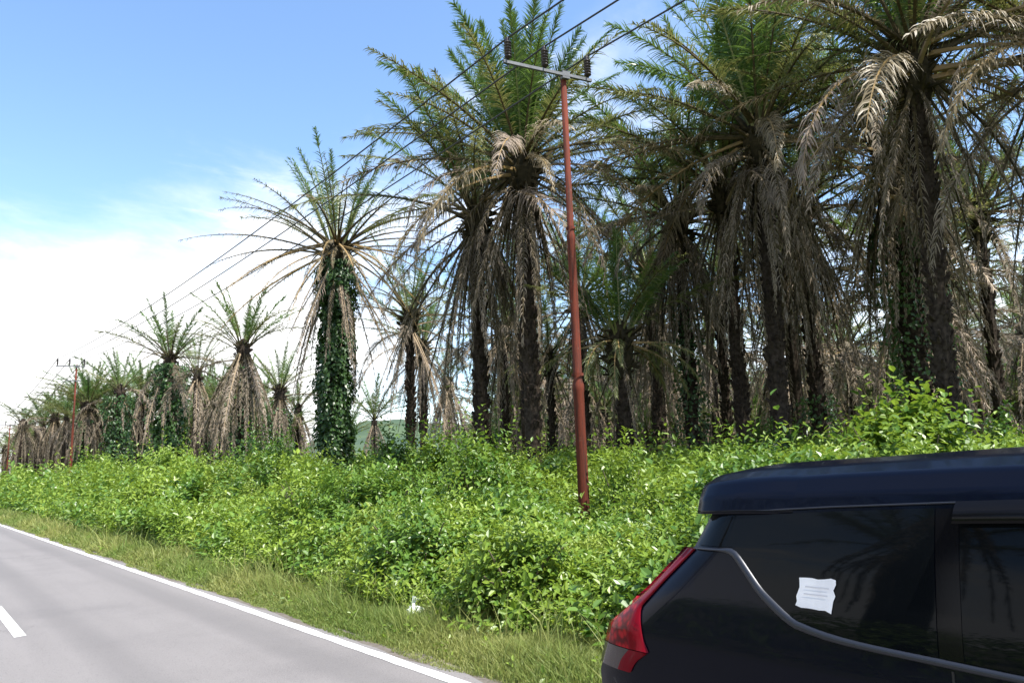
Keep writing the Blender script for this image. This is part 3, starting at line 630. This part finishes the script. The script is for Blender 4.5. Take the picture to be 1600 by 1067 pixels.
far_palm('distant palm with pale skirt right behind the distant thin pole', P(166, 652, 9.6), SK, .4, (0, 8, 1., 1200), 34)
far_palm('distant pale-skirted palm showing under the hanging fronds right of the hill gap', P(700, 600, 9.5), dict(upright=4, rise=5, arch=4, drape=6, straw=34, hang=16), .36, None, 35)
# fillers deep in the plantation, copies of four kinds
protos = []
for i, rec in enumerate((dict(spear=3, upright=6, rise=7, arch=7, spread=6, drape=10, tawny=4, hang=16, straw=10), dict(upright=5, rise=6, arch=8, spread=8, low=5, drape=8, straw=26), dict(rise=6, arch=8, spread=8, low=6, tawny=8, hang=14, straw=18), dict(upright=7, rise=8, arch=7, low=5, tawny=5, drape=6, straw=20, hang=14))):
    protos.append(rec)
DEEP = 'shaggy brown-skirted oil palm deep in the plantation behind the front rows'
rg = random.Random(77); made = [None] * 4; cnt = 0
for row, xl in enumerate((31, 40, 49, 58, 68)):
    y = 4 + (row % 2) * 4.5
    while y < 150:
        px, py = xl + rg.uniform(-1.5, 1.5), y + rg.uniform(-1.5, 1.5); az = math.degrees(math.atan2(px, py))
        if 37 < az < 76 and math.hypot(px, py) < 130:
            k = rg.randrange(4); z = rg.uniform(8.2, 11.0)
            if made[k] is None:
                made[k] = far_palm(DEEP, (px, py, 10.), protos[k], .34, None, 60 + k, group='palms deep in the plantation'); src = made[k]; o = src
            else:
                src = made[k]; o = src.copy(); COL.objects.link(o)
                for ch in src.children:
                    d = ch.copy(); COL.objects.link(d); d.parent = o
            o.location = (px, py, z - 10.); o.rotation_euler = (0, 0, rg.uniform(0, 6.28)); cnt += 1
        y += 8.4
for k in made:
    if k: k.children
# the far wood that closes the view, and an unseen wood added across the road for the van to mirror
def wood(name, spots, seed, label):
    rg = random.Random(seed); g = Geo()
    for (x, y, z) in spots:
        az = rg.uniform(0, 6.28)
        for cls, n in dict(upright=4, rise=6, arch=6, spread=4, straw=8, hang=8).items():
            mm = {0: PMATS.index(CLASSES[cls][8]), 1: PMATS.index(CLASSES[cls][9])}
            for i in range(n):
                az += 2.4; g.merge(libgeo(cls), Matrix.Translation((x, y, z)) @ Matrix.Rotation(az, 4, 'Z') @ Matrix.Scale(rg.uniform(.85, 1.15), 4), mm)
        t = Geo(); t.tube([(x, y, -.1), (x, y, z)], [.42, .36], 7); g.merge(t, None, {0: 9})
    return tag(link(name, g.mesh(name, PMATS + [BARK])), label, 'wood', kind='stuff')
rg = random.Random(9); sp = []
for i in range(150):
    a_ = R(rg.uniform(3, 76)); r_ = rg.uniform(85, 190); x, y = r_ * math.sin(a_), r_ * math.cos(a_)
    if x > 70 and a_ > R(36): sp.append((x, y, rg.uniform(7.5, 10.5)))
for i in range(130):
    a_ = R(rg.uniform(36, 77)); r_ = rg.uniform(62, 120); sp.append((r_ * math.sin(a_), r_ * math.cos(a_), rg.uniform(3.5, 7.0)))
for i in range(85):
    y = 95 * (4 ** rg.random()); sp.append((rg.uniform(15.5, 30 + y * .1), y, rg.uniform(8, 11)))
for i in range(60):
    y = rg.uniform(75, 260); sp.append((rg.uniform(24, 34 + y * .14), y, rg.uniform(5.5, 8.6)))
wood('far_palm_wood', sp, 3, 'far-off palm wood closing the view behind all the trunks')
sp = [(-11 - 9 * (i % 2) + rg.uniform(-1, 1), -42 + i * 4.2 + rg.uniform(-1, 1), rg.uniform(9, 11)) for i in range(15)]
wood('added_reflection_wood', sp, 4, 'unseen palm wood added across the road for the van to mirror')
n = 2600; x = rs.uniform(-9.5, -3.8, n); y = rs.uniform(-40, 12, n); h = np.interp(-x, [3.6, 4.5, 7, 9.5], [.05, .7, 1.4, 2.4]) * (1 + .3 * vnoise(x, y, 2.))
V, F, T = sprigs(rs, np.stack([x, y, h - .4], -1), np.array([[.4, 0, 1.]]) + rs.normal(0, .3, (n, 3)), .9, 9, .22)
ou = Geo(); ou.add(V, F, 0, T); tag(link('added_reflection_thicket', ou.mesh('added_reflection_thicket', [BUSH])), 'unseen green thicket added across the road for the van to mirror', 'undergrowth', kind='stuff')  # out of view, added only to give the van windows something to reflect

# ------------------------------------------------------------------ power line
RUST = solid('rusty_pole_paint', (.200, .046, .024), .75, var=(.095, .036, .025), scale=4, bump=.2); RUST.node_tree.nodes['Principled BSDF'].inputs['Specular IOR Level'].default_value = .1
_rn = RUST.node_tree; _tc = _rn.nodes.new('ShaderNodeTexCoord'); _mp = _rn.nodes.new('ShaderNodeMapping'); _mp.inputs['Scale'].default_value = (14, 14, .9); _rn.links.new(_tc.outputs['Object'], _mp.inputs[0])
_c = mixc(_rn, remap(_rn, noise(_rn, _mp.outputs[0], 1.0, 6, .7), .40, .66), (.150, .036, .021), (.060, .026, .020))
_c = mixc(_rn, remap(_rn, noise(_rn, _tc.outputs['Object'], 7, 6, .75), .60, .70), _c, (.15, .085, .06))
_rn.links.new(_c, _rn.nodes['Principled BSDF'].inputs['Base Color'])
GALV = solid('galvanised_steel', (.15, .157, .165), .6, .3, var=(.095, .10, .105), scale=6)
PORC = solid('dark_porcelain', (.022, .014, .011), .45)
WIRE = solid('wire', (.020, .020, .022), .6)
POLE_H = 10.46
ARM_OFF = [(-1.42, 'i'), (-.52, 'i'), (.58, 'i')]; ARM_RZ = R(-12)
def power_pole(label, x, y, lean=0.0, second=False):
    root = tag(empty('power_pole', (x, y, 0)), label, 'power pole', 'rust-red power poles beside the road'); root.rotation_euler = (0, lean, ARM_RZ)
    g = Geo(); g.lathe([(.118, -.2), (.112, 3.25), (.122, 3.3), (.122, 3.42), (.092, 3.5), (.088, 6.5), (.095, 6.54), (.095, 6.66), (.072, 6.72), (.066, POLE_H), (.02, POLE_H + .03)], 16)
    link('shaft', g.mesh('shaft', [RUST], True), root)
    b = Geo(); b.lathe([(.128, 3.60), (.128, 3.66)], 16); b.lathe([(.100, 6.80), (.100, 6.85)], 16)
    link('collar', b.mesh('collar', [RUST], True), root)
    a_ = Geo(); a_.box((-.43, -.11, POLE_H - .12), (1.10, .032, .034)); a_.box((-.43, -.078, POLE_H - .075), (1.10, .03, .008)); a_.box((0, -.09, POLE_H - .12), (.09, .05, .085))
    arm = link('crossarm', a_.mesh('crossarm', [GALV]), root)
    for ox, _ in ARM_OFF:
        i = Geo(); prof = [(.02, 0), (.03, .0)]
        for k in range(6): prof += [(.045, .05 + k * .065), (.080, .058 + k * .065), (.082, .078 + k * .065), (.055, .1 + k * .065)]
        prof += [(.05, .45), (.05, .51), (.01, .53)]
        i.lathe(prof, 12); i.tube([(0, 0, -.2), (0, 0, .02)], .014, 6)
        link('insulator', i.mesh('insulator', [PORC], True), arm, (ox, -.11, POLE_H - .06))
    if second:
        s_ = Geo(); s_.box((-.15, -.1, POLE_H - 1.2), (.55, .03, .04)); link('lower_crossarm', s_.mesh('lower_crossarm', [GALV]), root)
    return root
NP = (10.97, 11.75); FPX = (10.9, 74.5); TH = (11.0, 128.); BK = (11.1, -34.)
power_pole('rust-red steel power pole with grey crossarm standing in the thicket in the foreground', *NP)
power_pole('distant thin power pole with two crossarms standing over the far thicket', *FPX, second=True).scale = (1, 1, 1.14)
power_pole('tiny farthest power pole at the left edge of the view', *TH)
for j, (lab, (ox, _)) in enumerate(zip(('power wire nearest the road, uppermost of the three', 'middle power wire of the three over the crossarm', 'power wire farthest from the road, lowest of the three'), ARM_OFF)):
    g = Geo()
    seq = [BK, NP, FPX, TH]
    for (a0, a1) in zip(seq[:-1], seq[1:]):
        A, B = (Vector((q[0] + ox * math.cos(ARM_RZ) + .11 * math.sin(ARM_RZ), q[1] + ox * math.sin(ARM_RZ) - .11 * math.cos(ARM_RZ), (POLE_H + .45) * (1.14 if q == FPX else 1))) for q in (a0, a1)); sag = .75 if a0 != BK else .5
        g.tube([A.lerp(B, t) - Vector((0, 0, sag * 4 * t * (1 - t))) for t in [i / 20 for i in range(21)]], .021 if a0 in (BK, NP) else .03, 5, cap=False)
    tag(link('power_line', g.mesh('power_line', [WIRE])), lab, 'power line', 'wires strung between the power poles')

# ------------------------------------------------------------------ plastic bag in the verge
bgm = solid('white_plastic', (.74, .76, .72), .35, var=(.60, .66, .56), scale=9)
g = Geo(); rsb = np.random.RandomState(2); nu, nv = 14, 9; V = []
for i in range(nv):
    for j in range(nu):
        th = math.pi * i / (nv - 1); ph = 2 * math.pi * j / nu; rr = 1 + rsb.normal(0, .16)
        V.append((.13 * rr * math.sin(th) * math.cos(ph), .10 * rr * math.sin(th) * math.sin(ph), .085 + .085 * rr * math.cos(th)))
g.add(V, [(i * nu + j, i * nu + (j + 1) % nu, (i + 1) * nu + (j + 1) % nu, (i + 1) * nu + j) for i in range(nv - 1) for j in range(nu)])
g.tube([(0, .02, .15), (.03, .03, .21), (.06, .02, .25)], [.035, .02, .045], 7)
bag = link('plastic_bag', g.mesh('plastic_bag', [bgm]), None, (4.70, 7.95, .03), (0, 0, .4), 1.05); tag(bag, 'crumpled white plastic bag lying where the grass meets the thicket', 'plastic bag')

# ------------------------------------------------------------------ the black van
PAINT = solid('black_car_paint', (.0015, .0028, .009), .25, 0.0, coat=.15); PAINT.node_tree.nodes['Principled BSDF'].inputs['Specular IOR Level'].default_value = .08  # navy in the base colour stands in for sky reflected on the roof shoulder
GLASS = solid('tinted_glass', (.004, .005, .006), .03); GLASS.node_tree.nodes['Principled BSDF'].inputs['Specular IOR Level'].default_value = .11
PIANO = solid('gloss_black_panel', (.004, .004, .005), .10); PIANO.node_tree.nodes['Principled BSDF'].inputs['Specular IOR Level'].default_value = .14
TRIM = solid('satin_trim', (.020, .023, .032), .32, .2)
RUBBER = solid('black_rubber', (.012, .012, .012), .6)
REDL = solid('red_lens', (.50, .006, .012), .15, coat=.0, var=(.28, .003, .008), scale=14)
nt_ = REDL.node_tree; bp_ = nt_.nodes.new('ShaderNodeBump'); bp_.inputs['Strength'].default_value = .5
vo_ = nt_.nodes.new('ShaderNodeTexVoronoi'); vo_.inputs['Scale'].default_value = 34; tcl = nt_.nodes.new('ShaderNodeTexCoord'); nt_.links.new(tcl.outputs['Object'], vo_.inputs['Vector'])
nt_.links.new(vo_.outputs['Distance'], bp_.inputs['Height']); nt_.links.new(bp_.outputs[0], nt_.nodes['Principled BSDF'].inputs['Normal'])
nt_.links.new(mixc(nt_, remap(nt_, vo_.outputs['Distance'], .15, .75), (.38, .006, .012), (.09, .0015, .004)), nt_.nodes['Principled BSDF'].inputs['Base Color'])
REDD = solid('dark_red_lens', (.16, .003, .010), .15)
for m_ in (REDL, REDD): m_.node_tree.nodes['Principled BSDF'].inputs['Specular IOR Level'].default_value = .12
CLEAR = solid('clear_lens', (.040, .026, .028), .2, coat=.1); RIM = solid('alloy_rim', (.45, .45, .46), .3, .9)
PAPER = solid('paper', (.86, .86, .88), .8, var=(.74, .74, .77), scale=14); INK = solid('faded_ink', (.58, .58, .62), .8)
VX = 2.36 + .88; BELT = 1.13
ZT = [.20, .35, .60, .85, 1.05, 1.20, 1.40, 1.53, 1.60, 1.662, 1.70, 1.722, 1.73]
HT = [.80, .85, .875, .88, .875, .862, .822, .785, .760, .715, .62, .40, .0]
YR = [2.42, 2.48, 2.52, 2.53, 2.46, 2.24, 2.02, 1.955, 1.93, 1.90, 1.86, 1.80, 1.74]
YF = [-1.95, -2.02, -2.05, -1.98, -1.30, -1.10, -.80, -.60, -.50, -.42, -.34, -.26, -.20]
def roof_drop(y):                                    # the roof falls towards the tail
    return .045 * np.clip((y - .5) / 1.45, 0, 1) ** 2.0 + .03 * np.clip((-y + .2) / .8, 0, 1) ** 2
def zmap(z, y): return z - np.where(z > 1.2, (z - 1.2) / .5, 0) * roof_drop(y)
def zinv(zr, y):
    k = roof_drop(y) / .5; return np.where(zr > 1.2, (zr - 1.2 * k) / (1 - k), zr)
def hwid(z, y):
    zi = np.interp(z, ZT, ZT); h = np.interp(zi, ZT, HT); yr = np.interp(zi, ZT, YR); yf = np.interp(zi, ZT, YF)
    w_ = (yr - y) / (yr - yf); rear = np.clip(1 - w_ / .06, 0, 1); fr = np.clip(1 - (1 - w_) / .16, 0, 1)
    return h * (1 - .06 * rear ** 2.2 - .26 * fr ** 2)
def side_x(y, z, off=0.0, s=-1): return VX + s * (hwid(zinv(z, y), y) + off)
van = tag(empty('van', (VX, 0, 0)), 'glossy black van with red tail lamp passing close on the right', 'van')
def vlink(name, geo, mats, smooth=True, parent=None):
    o = link(name, geo.mesh(name, mats, smooth), parent or van)
    o.location = (-VX, 0, 0) if parent is None else (0, 0, 0)
    return o
g = Geo(); zs = np.interp(np.linspace(0, 12, 61), range(13), ZT); ws = np.concatenate([np.linspace(0, .1, 12)[:-1], np.linspace(.1, .84, 34)[:-1], np.linspace(.84, 1, 14)])
for s in (-1, 1):
    V = []
    for z in zs:
        yr, yf = np.interp(z, ZT, YR), np.interp(z, ZT, YF)
        for q in ws:
            y = yr + (yf - yr) * q; V.append((VX + s * hwid(z, y), y, zmap(z, y)))
    m = len(ws); F = [(i * m + j, i * m + j + 1, (i + 1) * m + j + 1, (i + 1) * m + j) for i in range(len(zs) - 1) for j in range(m - 1)]
    g.add(V, F if s > 0 else [f[::-1] for f in F])
for end in (0, -1):
    V = []; 
    for z in zs:
        y = np.interp(z, ZT, YR if end == 0 else YF); h = hwid(z, y)
        for k in range(9):
            u_ = -1 + k / 4; bulge = (1 - u_ * u_) * .07 * (1 if end == 0 else -1); V.append((VX + u_ * h, y + bulge, zmap(z, y)))
    F = [(i * 9 + j, i * 9 + j + 1, (i + 1) * 9 + j + 1, (i + 1) * 9 + j) for i in range(len(zs) - 1) for j in range(8)]
    g.add(V, [f[::-1] for f in F] if end == 0 else F)
h0 = HT[0] - .02; g.add([(VX - h0, 2.38, .2), (VX + h0, 2.38, .2), (VX + h0, -1.9, .2), (VX - h0, -1.9, .2)], [(0, 1, 2, 3)])
body = vlink('body', g, [PAINT])
def panel(name, ys, zb, zt, off, mat, s=-1, nz=10, parent=None, thick=.0):
    g = Geo(); V = []
    for y, b, t in zip(ys, zb, zt):
        for k in range(nz + 1):
            z = b + (t - b) * k / nz; V.append((float(side_x(y, z, off, s)), y, z))
    F = [(i * (nz + 1) + k, (i + 1) * (nz + 1) + k, (i + 1) * (nz + 1) + k + 1, i * (nz + 1) + k + 1) for i in range(len(ys) - 1) for k in range(nz)]
    g.add(V, F if s < 0 else [f[::-1] for f in F]); return vlink(name, g, [mat], True, parent)
BY = [2.006, 1.804, 1.79, 1.682, 1.566, 1.454, 1.306, 1.081, .874, .2, -.7]; BZ = [1.380, 1.383, 1.371, 1.254, 1.173, 1.140, 1.128, 1.118, 1.108, 1.09, 1.07]
TY = [2.0, 1.949, 1.704, 1.428, 1.056, .85, .2, -.7]; TZ = [1.46, 1.508, 1.523, 1.540, 1.558, 1.566, 1.57, 1.50]
belt = lambda y: np.interp(y, BY[::-1], BZ[::-1]); gut = lambda y: np.interp(y, TY[::-1], TZ[::-1])
for s in (-1, 1):
    ys = np.linspace(1.985, 1.09, 46); quarter = panel('quarter_window', ys, belt(ys) + .012, np.minimum(gut(ys) - .012, 1.40 + (1.99 - ys) * 1.6), .004, GLASS, s)
    ys = np.linspace(1.02, .02, 30); panel('rear_door_window', ys, belt(ys) + .012, gut(ys) - .016, .004, GLASS, s)
    ys = np.linspace(-.04, -.85, 24); zt_ = np.minimum(gut(ys) - .02, 1.56 - (-.1 - ys) * .62); panel('front_door_window', ys, belt(ys) + .012, np.maximum(zt_, belt(ys) + .02), .004, GLASS, s)
    ys = np.linspace(1.088, 1.022, 4); panel('door_pillar', ys, belt(ys) + .012, gut(ys) - .014, .003, PIANO, s)
    # raised trim along the belt line, kinked up behind the quarter window
    ty = np.concatenate([np.linspace(2.0, 1.83, 8), np.linspace(1.81, 1.56, 16), np.linspace(1.54, -.85, 46)]); gt_ = Geo(); V = []
    tz = belt(ty); tz = np.convolve(np.pad(tz, 2, 'edge'), [.06, .2, .48, .2, .06], 'valid')
    wdt = np.interp(ty, [1.3, 1.6, 1.8, 1.86, 2.0][0:], [.011, .015, .013, .005, .003])
    dy = np.gradient(ty); dz = np.gradient(tz); ln_ = np.hypot(dy, dz); ny, nz_ = -dz / ln_, dy / ln_
    for y, z, wv, a1, a2 in zip(ty, tz, wdt, ny, nz_):
        for q, of in ((-1, .002), (-.8, .012), (0, .016), (.8, .012), (1, .002)):
            yy, zz_ = y + a1 * wv * q, z + a2 * wv * q; V.append((float(side_x(yy, zz_, of, s)), yy, zz_))
    F = [(i * 5 + k, i * 5 + k + 1, (i + 1) * 5 + k + 1, (i + 1) * 5 + k) for i in range(len(ty) - 1) for k in range(4)]
    gt_.add(V, F); vlink('window_trim', gt_, [TRIM])
    gg = Geo(); gy = np.linspace(1.72, -.6, 40); gg.tube([(float(side_x(y, gut(y) + .002, .003, s)), y, gut(y) + .002) for y in gy], .0035, 5); vlink('window_seal', gg, [TRIM])
    # rain visor over the rear door glass
    gv_ = Geo(); V = []
    for y in np.linspace(1.03, .0, 26):
        for dz_, of in ((.006, .006), (-.018, .022), (-.055, .034), (-.057, .030)): V.append((float(side_x(y, gut(y) + dz_, of, s)), y, float(gut(y)) + dz_))
    gv_.add(V, [(i * 4 + k, i * 4 + k + 1, (i + 1) * 4 + k + 1, (i + 1) * 4 + k) for i in range(25) for k in range(3)]); vlink('rain_visor', gv_, [PIANO])
    # tail lamp: a wedge wrapping round the rear corner
    def lamp(z0, z1, inner, extra, name, mats, parent=None, n=22, dark=False):
        gl = Geo(); V = []; 
        for i in range(n):
            z = z0 + (z1 - z0) * i / (n - 1); yr = float(np.interp(z, ZT, YR)); yi = float(inner(z))
            of = .010
            col = [(float(side_x(yi, z, .003, s)), yi), (float(side_x(yi + .004, z, of, s)), yi + .004)]
            for f_ in (.35, .65, .85): y_ = yi + (yr - yi) * f_; col.append((float(side_x(y_, z, of, s)), y_))
            xc_ = float(side_x(yr, z, 0, s)); col += [(xc_ + s * .004, yr + .006), (xc_ - s * .03, yr + .022), (xc_ - s * extra(z), yr + .045), (xc_ - s * extra(z), yr + .0)]
            V += [(a_, b_, z) for a_, b_ in col]
        k_ = 9; F = [(i * k_ + k, i * k_ + k + 1, (i + 1) * k_ + k + 1, (i + 1) * k_ + k) for i in range(n - 1) for k in range(k_ - 1)]
        inn = [f for f in F if f[0] % k_ < 2]; outr = [f for f in F if f[0] % k_ >= 2]
        gl.add(V, [f for f in outr if V[f[0]][2] < 1.15], 0); up_ = [f for f in outr if V[f[0]][2] >= 1.15]; gl.P.append((np.array(inn), 1))
        if up_: gl.P.append((np.array(up_), 1)); gl.add(V[:k_], [tuple(range(k_))], 0); gl.add(V[-k_:], [tuple(range(k_))[::-1]], 0)
        return vlink(name, gl, mats, True, parent)
    inn = lambda z: np.interp(z, [.86, .93, .975, 1.02, 1.139, 1.257, 1.375], [2.32, 2.27, 2.20, 2.225, 2.25, 2.13, 2.0])
    lamp(.975, 1.375, inn, lambda z: .03 + .22 * max(0, min(1, (1.15 - z) / .12)), 'tail_lamp', [REDL, REDD])
    lamp(.885, .972, inn, lambda z: .22, 'reverse_lamp', [CLEAR, REDD], n=6)
    for yw in (1.72, -1.12):
        wg = Geo(); wg.lathe([(.20, -.02), (.30, .0), (.325, -.03), (.325, -.19), (.30, -.21)], 32, axis='x'); wh = vlink('wheel', wg, [RUBBER]); wh.location = (s * .885, yw, .325)
        if s < 0: wh.scale = (-1, 1, 1)
        rg_ = Geo(); rg_.lathe([(.0, -.03), (.05, -.015), (.06, -.05), (.17, -.045), (.205, -.005), (.205, -.1)], 24, axis='x')
        for k in range(5):
            q = k * 2 * math.pi / 5; rg_.tube([(-.02, .04 * math.cos(q), .04 * math.sin(q)), (-.012, .19 * math.cos(q), .19 * math.sin(q))], [.03, .022], 5)
        vlink('rim', rg_, [RIM], True, wh)
    # door shut lines
    for y_ in (1.055, -.01):
        sl = Geo(); sl.tube([(float(side_x(y_, z, .0005, s)), y_, z) for z in np.linspace(.38, 1.10, 12)], .004, 5); vlink('shut_line', sl, [RUBBER])
    dh = Geo(); dh.tube([(float(side_x(y_, .98, .03 if 0 < i < 5 else .0, s)), y_, .98) for i, y_ in enumerate(np.linspace(.98, .78, 6))], .014, 6); vlink('door_handle', dh, [PAINT])
    if s < 0:                                       # paper sheet stuck on the quarter window
        pg = Geo(); V = []; cs = [(1.540, 1.224), (1.412, 1.214), (1.392, 1.318), (1.526, 1.312)]
        rsp = np.random.RandomState(4)
        for i in range(7):
            for k in range(7):
                u_, v_ = i / 6, k / 6; y_ = (cs[0][0] * (1 - u_) + cs[1][0] * u_) * (1 - v_) + (cs[3][0] * (1 - u_) + cs[2][0] * u_) * v_; z_ = (cs[0][1] * (1 - u_) + cs[1][1] * u_) * (1 - v_) + (cs[3][1] * (1 - u_) + cs[2][1] * u_) * v_
                if i in (0, 6): y_ += rsp.normal(0, .003)
                if k in (0, 6): z_ += rsp.normal(0, .0025)
                V.append((float(side_x(y_, z_, .0075, s)), y_, z_))
        pg.add(V, [(i * 7 + k, (i + 1) * 7 + k, (i + 1) * 7 + k + 1, i * 7 + k + 1) for i in range(6) for k in range(6)])
        for zl, y0_, y1_ in ((1.285, 1.505, 1.42), (1.262, 1.51, 1.425)):
            pg.add([(float(side_x(y_, z_, .0085, s)), y_, z_) for y_, z_ in ((y0_, zl), (y1_, zl), (y1_, zl + .004), (y0_, zl + .004))], [(0, 1, 2, 3)], 1)
        ps = vlink('paper_sheet', pg, [PAPER, INK], False, quarter)
# rear spoiler, rear window, windscreen
g = Geo(); V = []
sec = [(h, z) for h, z in zip(np.interp(np.linspace(7, 12, 21), range(13), HT), np.interp(np.linspace(7, 12, 21), range(13), ZT))]
sta = [(1.50, .0, 1.0, -.003), (1.66, .0, 1.0, .004), (1.80, .0, 1.0, .006), (1.90, .004, .995, .006), (1.96, .010, .985, .006), (2.005, .022, .965, .004), (2.025, .042, .93, .0), (2.03, .070, .88, .0)]
for y, dr, sh, pr in sta:
    ring = [(-h, z) for h, z in sec] + [(h, z) for h, z in sec[-2::-1]]
    for h, z in ring:
        z_ = float(zmap(z, y)); lo = 1.512 - .01 * (y - 1.5); V.append((VX + h * sh + np.sign(h) * pr, y + .05 * (1 - (h / .79) ** 2), max(z_ - dr * (z_ - lo) / .2 + pr, lo)))
k_ = len(sec) * 2 - 1; F = [(i * k_ + k, (i + 1) * k_ + k, (i + 1) * k_ + k + 1, i * k_ + k + 1) for i in range(len(sta) - 1) for k in range(k_ - 1)]
F += [(i * k_ + k_ - 1, (i + 1) * k_ + k_ - 1, (i + 1) * k_, i * k_) for i in range(len(sta) - 1)]
g.add(V, F); g.add(V[-k_:], [tuple(range(k_))]); vlink('spoiler', g, [PAINT])
def endglass(name, z0, z1, tab, sg):
    g = Geo(); V = []
    for z in np.linspace(z0, z1, 10):
        y = float(np.interp(z, ZT, tab)); h = float(hwid(z, y)) * .86
        for k in range(9): u_ = -1 + k / 4; V.append((VX + u_ * h, y + (1 - (u_ * .86) ** 2) * .07 * sg + .006 * sg, float(zmap(z, y)) + .004))
    g.add(V, [(i * 9 + j, i * 9 + j + 1, (i + 1) * 9 + j + 1, (i + 1) * 9 + j) for i in range(9) for j in range(8)]); return vlink(name, g, [GLASS])
endglass('rear_window', 1.16, 1.50, YR, 1); endglass('windscreen', 1.08, 1.60, YF, -1)
for s in (-1, 1):
    g = Geo(); g.lathe([(.0, -.06), (.06, -.05), (.085, 0), (.0, .01)], 16, axis='x'); o = vlink('headlight', g, [CLEAR]); o.location = (s * .66, -1.93, .78); o.rotation_euler = (0, 0, R(-90)); o.scale = (1, 1.8, .8)
    m_ = Geo(); m_.lathe([(.0, -.1), (.09, -.08), (.11, 0), (.09, .05), (0, .06)], 14); o = vlink('wing_mirror', m_, [PAINT]); o.location = (s * 1.0, -.62, 1.14); o.scale = (1, .7, .8)
print('filler palms', cnt, 'objects', len(scn.objects))
